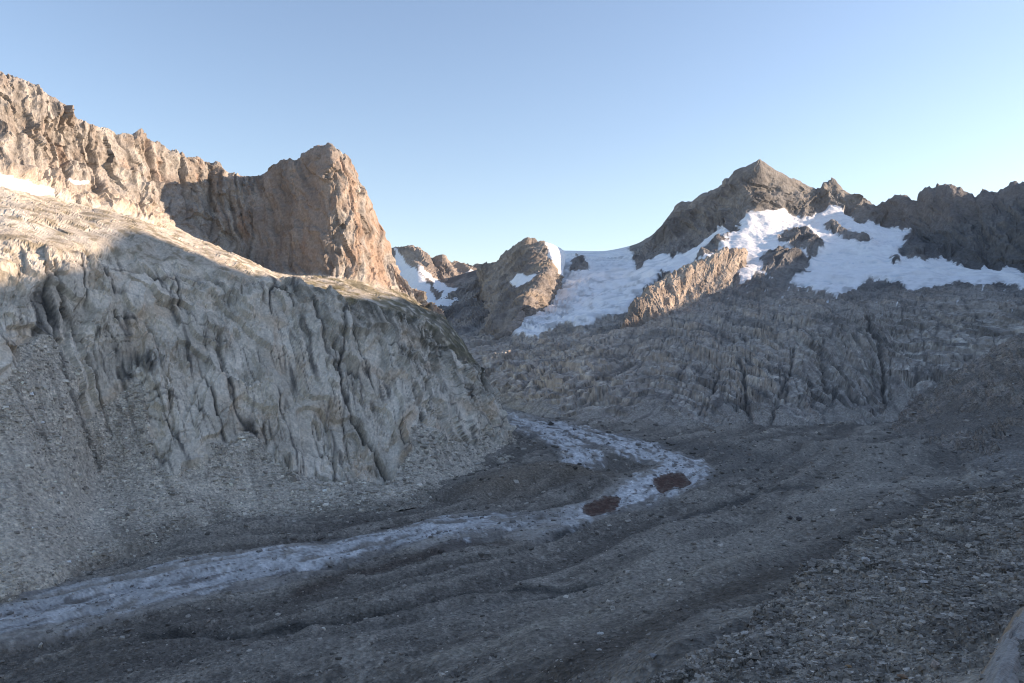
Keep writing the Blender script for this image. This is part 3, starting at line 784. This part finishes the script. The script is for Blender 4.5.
def valley_floor():
    cols = [-200, 0, 200, 400, 500, 600, 700, 800, 900, 1024, 1150]
    H = {405: [205] * 11,
         415: [204, 204, 204, 202, 200, 200, 198, 196, 196, 196, 196],
         425: [206, 206, 206, 204, 201, 200, 196, 190, 190, 190, 190],
         435: [210, 210, 210, 208, 202, 198, 190, 182, 182, 182, 182],
         446: [214, 214, 214, 210, 203, 196, 186, 174, 172, 172, 172],
         458: [218, 218, 217, 212, 204, 198, 188, 172, 165, 165, 165],
         475: [222, 222, 220, 214, 206, 200, 190, 168, 156, 152, 150],
         500: [226, 224, 221, 215, 208, 202, 188, 164, 146, 134, 130],
         540: [228, 226, 221, 215, 206, 196, 176, 150, 130, 116, 110],
         580: [230, 228, 220, 210, 196, 178, 154, 128, 116, 106, 100],
         620: [232, 228, 218, 200, 184, 160, 132, 112, 104, 96, 90],
         660: [234, 228, 214, 188, 164, 134, 106, 96, 90, 84, 80],
         720: [236, 226, 206, 172, 142, 110, 84, 80, 76, 74, 70],
         800: [238, 220, 196, 156, 124, 92, 74, 70, 68, 64, 60]}
    ys = np.array(sorted(H)); tab = np.array([H[k] for k in ys], float)
    px = np.linspace(-110, 1100, 980)
    py = np.concatenate([np.linspace(405, 540, 180), np.linspace(540.8, 780, 200)])
    Hc = pchip(np.array(cols, float), tab.T, px).T
    Hg = pchip(ys.astype(float), Hc, py)
    PX, PY = np.meshgrid(px, py)
    P = at(PX, PY, Hg * F / (PY - CYP))
    x, y, z = P[..., 0].copy(), P[..., 1].copy(), P[..., 2]
    o = 0 * x

    def line(pts):
        pts = np.array(pts, float)
        hh = np.array([np.interp(p[0], cols, [np.interp(p[1], ys, tab[:, j]) for j in range(len(cols))]) for p in pts])
        q = at(pts[:, 0], pts[:, 1], hh * F / (pts[:, 1] - CYP))
        return [(a[0], a[1]) for a in q]

    dz = 7 * fbm(x / 150, y / 260, o + 1, 4) + 1.6 * fbm(x / 26, y / 40, o + 5, 4) + 0.5 * fbm(x / 6, y / 9, o + 2, 3)
    # moraine crests (positive) and hollows (negative), in metres
    for pts, w, h in (([(430, 668), (520, 640), (610, 612), (700, 583), (780, 553), (860, 518), (910, 500)], 26, 7),
                      ([(250, 655), (420, 610), (560, 580), (640, 560)], 22, 4),
                      ([(560, 545), (700, 515), (800, 490), (860, 465), (860, 450)], 45, 6),
                      ([(740, 448), (800, 446), (870, 452)], 40, 9),
                      ([(0, 655), (130, 640), (260, 628), (420, 590)], 18, 4),
                      ([(160, 632), (240, 630), (330, 620), (420, 606), (500, 590)], 11, -7),
                      ([(520, 596), (560, 588), (600, 582)], 12, -6),
                      ([(700, 512), (750, 496), (790, 490)], 24, -7),
                      ([(555, 536), (575, 530)], 14, -9),
                      ([(490, 488), (535, 472), (585, 484)], 60, 20),
                      ([(660, 560), (760, 530), (840, 496), (868, 470), (850, 452)], 22, 5),
                      ([(620, 545), (720, 520), (800, 488), (822, 466)], 20, 4),
                      ([(330, 680), (470, 640), (560, 610), (650, 575)], 14, 4),
                      ([(-100, 640), (100, 605), (300, 570), (450, 535)], 30, -3)):
        d, run = dist_line(x + 9 * noise(x / 30, y / 30, o), y + 9 * noise(x / 30, y / 30, o + 9), line(pts))
        dz = dz + h * np.exp(-(d / w) ** 2) * (0.75 + 0.5 * noise(run / 60, o, o + h))
    d2, r2 = dist_line(x, y, line([(960, 428), (905, 445), (890, 470), (850, 505), (760, 545), (640, 590), (480, 645), (300, 700), (100, 770)]))
    d2 = d2 + 14 * noise(x / 90, y / 90, o + 2)
    band = fbm(d2 / 42, r2 / 520, o + 85, 3)
    dz = dz + 5.5 * band + 1.5 * fbm(d2 / 12, r2 / 200, o + 86, 2)
    wx = PX + 3 * noise(PX / 30, PY / 9, 4); wy = PY + 1.5 * noise(PX / 40, PY / 9, 14)
    ice = inpoly(wx, wy, ICE1) | inpoly(wx, wy, ICE2) | inpoly(wx, wy, ICE3)
    pw = 2.2 * noise(PX / 7, PY / 3.5, 44)
    pond = inpoly(PX + pw, PY + 0.7 * pw, POND[0]) | inpoly(PX + pw, PY + 0.7 * pw, POND[1])
    # stripes of debris that follow the flow
    dA, rA = dist_line(x, y, line([(-105, 600), (0, 582), (130, 556), (260, 532), (400, 508), (500, 498), (620, 480)]))
    dB, rB = dist_line(x, y, line([(480, 409), (540, 414), (620, 428), (700, 445), (740, 470), (735, 500)]))
    d1 = np.where((PX < 560) & (PY > 498), dA, dB); r1 = np.where((PX < 560) & (PY > 498), rA, rB)
    strip = fbm(d1 / 17 + 0.7 * noise(r1 / 70, d1 / 40, o), r1 / 150, o + 4, 2)
    fine = fbm(d1 / 9 + 0.6 * noise(r1 / 40, d1 / 25, o + 3), r1 / 60, o + 64, 2)
    soft = blur(ice, 6, 2)
    clean = sstep(0.50, 0.86, soft + 0.10 * (PX > 560) - 0.28 * np.exp(-((PX - 505) / 62) ** 2) * (PY > 498) + 0.70 * strip + 0.35 * fbm(x / 14, y / 24, o + 6, 3)) * np.where((PY > 500) & (PX < 560), 0.66 + 0.24 * sstep(60, 380, PX), 1.0)
    clean = clean * (1 - 0.75 * np.exp(-((PX - 545) / 36) ** 2) * (PY > 492))
    ice = (soft > 0.22) & ~pond
    icel = blur(ice, 2, 2)
    dz = dz * (1 - 0.5 * icel) + icel * (3.0 + 2.2 * strip + 0.8 * fine + 0.5 * fbm(x / 10, y / 16, o + 7, 2)) + 0
    pw_ = np.clip(1.6 * blur(pond, 3, 2), 0, 1)
    dz = dz * (1 - pw_) + pw_ * (blur(dz, 14, 2) - 1.0)
    P[..., 2] += dz
    base = rgb(.245, .22, .19)
    c = np.broadcast_to(base, P.shape).copy()
    c = mix(c, rgb(.18, .162, .143), 0.8 * sstep(-0.1, 0.5, fbm(x / 130, y / 200, o + 31, 4)))
    c = mix(c, rgb(.38, .345, .30), 0.7 * sstep(0.1, 0.6, fbm(x / 60, y / 110, o + 41, 4)))

    c = mix(c, rgb(.12, .105, .092), 0.6 * sstep(0.15, 0.5, fbm(x / 22, y / 34, o + 51, 4)))
    c = mix(c, rgb(.38, .345, .30), 0.55 * sstep(0.25, 0.6, fbm(x / 12, y / 18, o + 52, 4)))

    c = mix(c, rgb(.135, .12, .105), 0.75 * sstep(0.0, 0.5, -band))
    c = mix(c, rgb(.36, .325, .28), 0.65 * sstep(0.05, 0.5, band))

    def paint(pts, w, col, k, cc):
        d, run = dist_line(x + 10 * noise(x / 35, y / 35, o + 3), y + 10 * noise(x / 35, y / 35, o + 13), line(pts))
        return mix(cc, rgb(*col), k * np.exp(-(d / w) ** 2))
    c = paint([(430, 668), (520, 640), (610, 612), (700, 583), (780, 553)], 12, (.36, .325, .275), 0.8, c)  # pale debris on the crest, painting in its lighter relief shading
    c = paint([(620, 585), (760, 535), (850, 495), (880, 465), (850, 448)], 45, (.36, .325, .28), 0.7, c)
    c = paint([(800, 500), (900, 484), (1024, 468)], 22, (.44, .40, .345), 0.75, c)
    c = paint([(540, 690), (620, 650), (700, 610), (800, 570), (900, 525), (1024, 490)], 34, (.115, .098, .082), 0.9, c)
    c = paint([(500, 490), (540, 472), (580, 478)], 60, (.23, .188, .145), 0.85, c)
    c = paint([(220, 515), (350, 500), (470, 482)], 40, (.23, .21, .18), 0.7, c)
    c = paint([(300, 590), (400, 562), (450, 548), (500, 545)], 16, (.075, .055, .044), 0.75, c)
    c = paint([(160, 632), (240, 630), (330, 620), (420, 606), (500, 590), (600, 582)], 10, (.04, .04, .038), 0.9, c)  # shade of the long hollow painted in as near-black debris
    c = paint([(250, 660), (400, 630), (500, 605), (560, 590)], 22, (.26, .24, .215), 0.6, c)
    c = paint([(530, 598), (570, 588), (600, 583)], 8, (.04, .038, .036), 0.9, c)  # smaller hollows here and below: their shade painted in too
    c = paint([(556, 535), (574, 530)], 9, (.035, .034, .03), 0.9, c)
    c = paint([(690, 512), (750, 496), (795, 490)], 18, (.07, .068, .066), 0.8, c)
    c = paint([(540, 425), (620, 441), (700, 447), (760, 460), (720, 480)], 45, (.15, .14, .128), 0.8, c)
    ic = mix(np.broadcast_to(rgb(.56, .555, .545), P.shape), rgb(.78, .77, .755), sstep(-0.1, 0.6, fbm(x / 24, y / 30, o + 3, 4)))
    ic = mix(ic, rgb(.22, .20, .185), 0.9 * sstep(0.15, 0.6, fine + 0.5 * fbm(x / 8, y / 14, o + 63, 2)))
    ic = mix(c * 1.1, ic, clean)
    c[ice] = ic[ice]
    pc = mix(np.broadcast_to(rgb(.105, .056, .042), P.shape), rgb(.16, .11, .088), sstep(0.0, 0.6, fbm(x / 9, y / 14, o + 72, 4)))
    pb = sstep(0.98, 0.55, blur(pond, 3, 2))
    pc = mix(pc, rgb(.24, .205, .18), 0.8 * pb * sstep(-0.3, 0.4, fbm(x / 6, y / 9, o + 73, 3)))
    c[pond] = pc[pond]
    c[~ice] = c[~ice] * np.array([1.02, 1.0, .96])
    c *= (1 + 0.25 * fbm(x / 4, y / 6, o + 8, 2))[..., None]
    zone = np.where(pond, 3, np.where(ice & (PX < 540) & (PY > 500), 4, np.where(ice, 2, 1)))
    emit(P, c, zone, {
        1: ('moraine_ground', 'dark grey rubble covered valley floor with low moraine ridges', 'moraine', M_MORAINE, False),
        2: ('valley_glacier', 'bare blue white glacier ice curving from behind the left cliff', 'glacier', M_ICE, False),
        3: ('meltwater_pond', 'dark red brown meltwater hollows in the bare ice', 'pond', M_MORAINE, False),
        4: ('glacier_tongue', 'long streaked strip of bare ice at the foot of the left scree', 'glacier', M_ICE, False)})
    SURF['floor'] = (P, zone == 1, c)
    SURF['ice'] = (P, (zone == 2) | (zone == 4), c)


valley_floor()


# ------------------------------------------------------------------ near slope that the camera looks down on
def near_slope():
    rows = [
        [(540, 540, 900, 62), (700, 700, 880, 55), (850, 850, 860, 48), (1024, 1024, 840, 42), (1200, 1200, 820, 38)],
        [(540, 560, 790, 96), (700, 700, 745, 92), (850, 850, 720, 84), (1024, 1024, 690, 78), (1200, 1200, 650, 76)],
        [(540, 590, 740, 118), (700, 715, 690, 128), (850, 850, 640, 142), (1024, 1024, 590, 160), (1200, 1200, 550, 175)],
        [(540, 610, 725, 130), (700, 735, 650, 172), (850, 855, 582, 230), (1024, 1024, 530, 290), (1200, 1200, 490, 330)],
        [(540, 625, 712, 140), (600, 660, 686, 152), (650, 700, 658, 180), (700, 745, 628, 210), (750, 780, 598, 240), (800, 808, 572, 270), (850, 858, 543, 320), (900, 905, 521, 370), (950, 952, 503, 420), (1024, 1024, 483, 490), (1200, 1200, 450, 600)],
        [(540, 625, 760, 165), (700, 745, 690, 240), (850, 858, 600, 360), (1024, 1024, 535, 560), (1200, 1200, 500, 680)]]
    P, T, V = loft(rows, 540, 1200, 1.0, [10, 80, 90, 70, 12])
    N = normals(P)
    if N[..., 2].mean() < 0: N = -N
    x, y, z = P[..., 0], P[..., 1], P[..., 2]
    o = 0 * x
    f1, e1 = facets(x / 9, y / 12, 91, 0.9); f2, e2 = facets(x / 3.2, y / 4, 92, 0.9)
    disp = 3.2 * fbm(x / 40, y / 60, o, 4) + 0.9 * f1 + 0.45 * f2 + 0.35 * fbm(x / 3, y / 4, o + 3, 4)
    disp = disp + 1.2 * (ridged(x / 30 + y / 60, y / 22, o + 5, 3) - 1.0)
    P2 = P + N * disp[..., None]
    c = mix(np.broadcast_to(rgb(.31, .278, .24), P.shape), rgb(.17, .153, .135), sstep(-0.2, 0.5, fbm(x / 18, y / 22, o + 9, 4)))
    c = mix(c, rgb(.46, .415, .36), 0.6 * sstep(0.15, 0.6, fbm(x / 9, y / 7, o + 19, 4)))
    c = mix(c, rgb(.11, .098, .08), 0.7 * sstep(0.2, 0.6, fbm(x / 24, y / 20, o + 29, 4)))
    c *= (1 + 0.3 * fbm(x / 1.2, y / 1.6, o + 8, 2))[..., None] * np.array([1.06, 1.03, .97])
    emit(P2, c, np.ones(V.shape, int), {1: ('near_slope', 'near grey boulder slope in the lower right corner', 'slope', M_NEAR, False)})
    SURF['near'] = (P2, (V > 0.6) & (V < 4.1), c)


near_slope()


# ------------------------------------------------------------------ the mountain side on the right, beyond the frame, and the ground under and behind the camera
def right_mountain():
    # crest line along y; its height sets where the evening shadow ends on the left wall
    ky = np.array([-1800, -600, 200, 900, 1300, 1412, 1470, 1600, 1700, 1760, 1800, 1825, 1850, 2100, 2400, 2800, 3104, 3303, 3700, 4000], float)
    kz = np.array([800, 900, 960, 1030, 1060, 1067, 1075, 1120, 1165, 1175, 1090, 1045, 990, 966, 900, 795, 742, 757, 805, 880], float)
    yy = np.unique(np.concatenate([np.linspace(-1800, 4000, 240), np.linspace(1380, 2150, 100), np.linspace(-60, 300, 40)]))
    zz = pchip(ky, kz, yy)
    fy = np.array([-1800, -300, 0, 20, 60, 230, 560, 900, 1300, 1900, 2600, 4000], float)
    fx = np.array([-500, -200, -25, 14, 44, 190, 440, 710, 1010, 1500, 2020, 2640], float)
    fz = np.array([-60, -20, -9, -19, -38, -70, -98, -175, -110, 10, 60, 400], float)
    gx = pchip(fy, fx, yy); gz = pchip(fy, fz, yy)
    v = np.linspace(0, 1.35, 150)
    V, Y = np.meshgrid(v, yy)
    cx = 2750 + 0 * Y
    X = gx[:, None] + (cx - gx[:, None]) * V
    prof = np.where(V < 1, V ** 1.25, 1 - 1.6 * (V - 1))
    Z = gz[:, None] + (zz[:, None] - gz[:, None]) * prof
    w = sstep(0.03, 0.25, V)
    Z = Z + w * (38 * fbm(X / 300, Y / 300, 0 * X + 2, 5) * (1 - np.exp(-((V - 1) / 0.12) ** 2))) + 8 * np.exp(-((V - 1) / .08) ** 2) * noise(Y / 45, 0 * Y, 0 * Y)
    P = np.stack([X, Y, Z], -1)
    c = mix(np.broadcast_to(rgb(.17, .16, .15), P.shape), rgb(.11, .105, .1), sstep(-0.2, 0.4, fbm(X / 90, Y / 90, Z / 90, 4)))
    emit(P, c, np.ones(V.shape, int), {1: ('right_mountain', 'grey mountain side rising beyond the right edge of the view', 'mountain', M_FAR, False)})
    # valley side and floor behind the camera
    gxx, gyy = np.meshgrid(np.linspace(-2200, 0, 90), np.linspace(-1800, 560, 90))
    k = np.clip(gxx / -560, 0, 1)
    zb = -2.4 - 232 * k ** 0.8 + 900 * np.clip((-gxx - 1000) / 1200, 0, 1) + 14 * k * fbm(gxx / 200, gyy / 200, 0 * gxx, 4)
    sel = gyy - 560
    P = np.stack([gxx - 20, np.minimum(gyy, 560), zb - 0.0], -1)
    # stays out of the frame: clamp the front edge to the left frame border
    lim = np.minimum(gyy, np.maximum(-gxx * 1.25 - 160, -40))
    P[..., 1] = np.where(gyy > -40, np.minimum(gyy, lim), gyy)
    c = np.broadcast_to(rgb(.13, .125, .12), P.shape).copy()
    emit(P, c, np.ones(gxx.shape, int), {1: ('valley_side', 'grey rubble ground below and behind the view point', 'ground', M_MORAINE, False)})


right_mountain()

# ------------------------------------------------------------------ stones
def ico():
    import bmesh
    bm = bmesh.new(); bmesh.ops.create_icosphere(bm, subdivisions=1, radius=1.0)
    v = np.array([p.co[:] for p in bm.verts]); f = np.array([[q.index for q in p.verts] for p in bm.faces]); bm.free()
    return v, f


IV, IF = ico()


def rock_shape(r, V=IV):
    """a broken, flat sided stone"""
    v = V.copy()
    for _ in range(7):
        n = r.normal(size=3); n /= np.linalg.norm(n)
        k = r.uniform(0.45, 0.8)
        d = v @ n
        v = v - n * np.clip(d - k, 0, None)[:, None]
    v = v * (1 + 0.08 * r.normal(size=(len(v), 1)))
    v *= np.array([r.uniform(.8, 1.3), r.uniform(.7, 1.1), r.uniform(.45, .8)])
    return v


def block_shape(r):
    v = np.array([(a, b, c) for a in (-1, 1) for b in (-1, 1) for c in (-1, 1)], float)
    v = v * (1 + r.uniform(-0.38, 0.30, v.shape))
    v *= np.array([r.uniform(.7, 1.25), r.uniform(.5, .9), r.uniform(.25, .6)])
    return v


KF = np.array([(0, 1, 3), (0, 3, 2), (4, 6, 7), (4, 7, 5), (0, 4, 5), (0, 5, 1), (2, 3, 7), (2, 7, 6), (0, 2, 6), (0, 6, 4), (1, 5, 7), (1, 7, 3)])


def scatter(name, key, n, pix, label, cat, cols, seed, big=2.2):
    P, mask, c = SURF[key]
    r = np.random.default_rng(seed)
    PX, PY = proj(P)
    ok = mask & (PX > -20) & (PX < 1044) & (PY < 700) & (P[..., 1] > 20)
    idx = np.flatnonzero(ok.ravel())
    dens = 0.35 + 1.3 * np.clip(noise(P[..., 0].ravel()[idx] / 45, P[..., 1].ravel()[idx] / 45, 0 * idx + seed) + 0.3, 0, 1)
    pick = r.choice(idx, n, p=dens / dens.sum())
    co = P.reshape(-1, 3)[pick]; tint = c.reshape(-1, 3)[pick]
    size_px = np.minimum(pix * (r.pareto(2.6, n) + 0.55), pix * big * 1.6)
    size = size_px * co[:, 1] / F * 0.5
    shapes = np.array([block_shape(r) for _ in range(24)])
    sh = shapes[r.integers(0, 24, n)]
    a = r.uniform(0, 2 * np.pi, n); b = r.normal(0, 0.5, n)
    ca, sa, cb, sb = np.cos(a), np.sin(a), np.cos(b), np.sin(b)
    R = np.zeros((n, 3, 3))
    R[:, 0, 0] = ca; R[:, 0, 1] = -sa * cb; R[:, 0, 2] = sa * sb
    R[:, 1, 0] = sa; R[:, 1, 1] = ca * cb; R[:, 1, 2] = -ca * sb
    R[:, 2, 1] = sb; R[:, 2, 2] = cb
    v = np.einsum('nij,nkj->nki', R, sh) * size[:, None, None] + co[:, None, :]
    v[..., 2] += (0.12 * size)[:, None]
    jit = r.normal(0, 10, (n, 2)) * 0
    f = (KF[None] + (np.arange(n) * 8)[:, None, None]).reshape(-1, 3)
    colr = np.array(cols)[r.integers(0, len(cols), n)] * 0.65 + tint * 0.35
    colr = colr * np.exp(r.normal(0.0, 0.28, (n, 1)))
    tn = np.repeat(colr, 8, 0)
    me = mesh_from(name, v.reshape(-1, 3), f, tn, M_STONE)
    link(name, me, label, cat, 'stuff')


scatter('scree_stones', 'scree', 14000, 1.35, 'pale loose stones lying all over the left scree', 'stones', [(.62, .58, .50), (.46, .42, .36), (.30, .27, .23)], 1)
scatter('moraine_stones', 'floor', 22000, 1.5, 'small dark and pale stones strewn over the moraine floor', 'stones', [(.24, .21, .18), (.13, .115, .1), (.42, .38, .33)], 2)
scatter('ice_stones', 'ice', 1500, 1.5, 'dark stones lying on the bare glacier ice', 'stones', [(.15, .135, .12), (.28, .25, .22)], 3)
scatter('slope_stones', 'near', 38000, 2.1, 'loose broken stones covering the near slope', 'stones', [(.30, .27, .235), (.22, .195, .17), (.40, .365, .32), (.15, .135, .12)], 4)
scatter('side_stones', 'side', 2500, 1.5, 'loose stones on the slope at the right edge', 'stones', [(.34, .30, .26), (.19, .17, .15)], 5)

def ground_at(px, py, keys):
    best = None
    for key in keys:
        P, mask, c = SURF[key]
        X, Y = proj(P)
        d = np.hypot(X - px, Y - py)
        near = d < max(1.6, d.min() + 0.3)
        if d.min() > 4: continue
        q = P[near]; q = q[q[:, 1].argmin()]
        if best is None or q[1] < best[1]: best = q
    return best


def ico2():
    import bmesh
    bm = bmesh.new(); bmesh.ops.create_icosphere(bm, subdivisions=3, radius=1.0)
    v = np.array([p.co[:] for p in bm.verts]); f = np.array([[q.index for q in p.verts] for p in bm.faces]); bm.free()
    return v, f


BV, BF = ico2()
BOULDERS = [
    (652, 658, 10, (.30, .29, .28), 'rounded blue grey boulder on the dark band beside the near slope'),
    (640, 651, 6, (.26, .19, .14), 'small brown boulder just behind the rounded blue grey boulder'),
    (600, 634, 8, (.62, .60, .56), 'pale upright stone standing out on the dark rubble band'),
    (598, 650, 7, (.52, .49, .45), 'flat pale stone in front of the pale upright stone'),
    (612, 609, 6, (.50, .46, .40), 'pale stone on the light moraine crest in the lower middle'),
    (789, 518, 6, (.10, .09, .085), 'dark boulder on the moraine, left one of a close pair'),
    (798, 520, 7, (.10, .09, .085), 'dark boulder on the moraine, right one of a close pair'),
    (903, 478, 9, (.30, .26, .22), 'brownish boulder where the moraine track meets the right slope'),
    (880, 505, 7, (.46, .42, .37), 'light boulder beside the moraine track at right'),
    (850, 667, 9, (.36, .23, .12), 'ochre stained boulder on the near slope'),
    (902, 678, 12, (.30, .20, .13), 'rusty brown boulder at the bottom edge of the near slope'),
    (934, 668, 10, (.44, .36, .30), 'pinkish boulder on the near slope by the pale rock slab'),
    (866, 561, 9, (.56, .53, .49), 'light flat boulder near the upper edge of the near slope'),
    (922, 583, 11, (.50, .47, .43), 'pale flat boulder in the middle of the near slope'),
    (1008, 572, 12, (.17, .155, .14), 'dark boulder on the near slope at the right edge'),
    (743, 635, 8, (.52, .48, .43), 'pale boulder on the left rim of the near slope'),
    (57, 520, 5, (.62, .58, .52), 'white stone low on the left scree'),
    (187, 517, 5, (.60, .56, .50), 'pale boulder at the lower rim of the left scree'),
]


def boulders():
    r = np.random.default_rng(77)
    for px, py, wpx, col, label in BOULDERS:
        q = ground_at(px, py, ('near', 'floor', 'side') if px > 250 else ('scree', 'floor'))
        if q is None: continue
        v = rock_shape(r, BV)
        n = fbm(v[:, 0] * 2 + px, v[:, 1] * 2, v[:, 2] * 2, 3)
        v = v * (1 + 0.10 * n)[:, None]
        rad = wpx * q[1] / F * 0.5
        v = v * rad / np.abs(v[:, 0]).max()
        v[:, 2] -= v[:, 2].min() * 0.72
        v[:, 2] -= 0
        tn = np.array(col)[None] * (1 + 0.25 * n)[:, None]
        me = mesh_from('boulder', v, BF, tn, M_STONE)
        link('boulder', me, label, 'boulder', None, 'boulders', None, tuple(q))


boulders()


def rock_slab():
    """the pale slanting slab in the lower right corner"""
    a = ground_at(985, 672, ('near',)); b = ground_at(1018, 612, ('near',)); cc = ground_at(1022, 668, ('near',))
    nu, nv = 60, 26
    u, v = np.meshgrid(np.linspace(-0.9, 1.25, nu), np.linspace(-0.25, 1.0, nv))
    side = cc - a
    P = a + (b - a) * u[..., None] + side * v[..., None] * 1.1
    h = 2.6 * np.sin(np.clip((v + 0.25) / 1.25, 0, 1) * math.pi) ** 0.6 * np.clip((u + 0.9) / 0.5, 0, 1) ** 0.5 * np.clip((1.25 - u) / 0.4, 0, 1) ** 0.5
    f, e = facets(u * 4, v * 2.5 + u, 15, 1.2)
    P[..., 2] += h - 1.2 + 0.35 * f + 0.25 * fbm(u * 5, v * 5, 0 * u, 4)
    c = mix(np.broadcast_to(rgb(.34, .315, .285), P.shape), rgb(.33, .235, .15), sstep(0.28, 0.05, v + 0.2 * fbm(u * 3, v * 3, 0 * u + 2, 3)))
    c = mix(c, rgb(.25, .225, .2), 0.7 * sstep(0.1, 0.5, fbm(u * 6, v * 14, 0 * u + 4, 4)))
    idx = np.arange(nu * nv).reshape(nv, nu)
    q = np.stack([idx[:-1, :-1], idx[:-1, 1:], idx[1:, 1:], idx[1:, :-1]], -1).reshape(-1, 4)
    o0 = P.reshape(-1, 3).mean(0)
    me = mesh_from('rock_slab', P.reshape(-1, 3) - o0, q, c.reshape(-1, 3), M_STONE)
    link('rock_slab', me, 'pale slanting rock slab with ochre edge in the lower right corner', 'rock', None, None, None, tuple(o0))


rock_slab()

# ------------------------------------------------------------------ air
def haze():
    x0, x1, y0, y1, z0, z1 = -2600, 6000, -2100, 7600, -420, 1500
    v = np.array([(x, y, z) for x in (x0, x1) for y in (y0, y1) for z in (z0, z1)], float)
    f = np.array([(0, 1, 3, 2), (4, 6, 7, 5), (0, 4, 5, 1), (2, 3, 7, 6), (0, 2, 6, 4), (1, 5, 7, 3)])
    m = bpy.data.materials.new('air')
    m.use_nodes = True
    N = m.node_tree.nodes; N.clear()
    o = N.new('ShaderNodeOutputMaterial'); p = N.new('ShaderNodeVolumePrincipled')
    p.inputs['Color'].default_value = (0.90, 0.95, 1.0, 1)
    p.inputs['Density'].default_value = 0.000011
    p.inputs['Anisotropy'].default_value = 0.3
    m.node_tree.links.new(p.outputs[0], o.inputs['Volume'])
    me = bpy.data.meshes.new('haze')
    me.from_pydata([tuple(a) for a in v], [], [tuple(int(i) for i in q) for q in f])
    me.materials.append(m)
    ob = link('haze', me, 'thin pale blue haze filling the whole valley', 'haze', 'stuff')


haze()
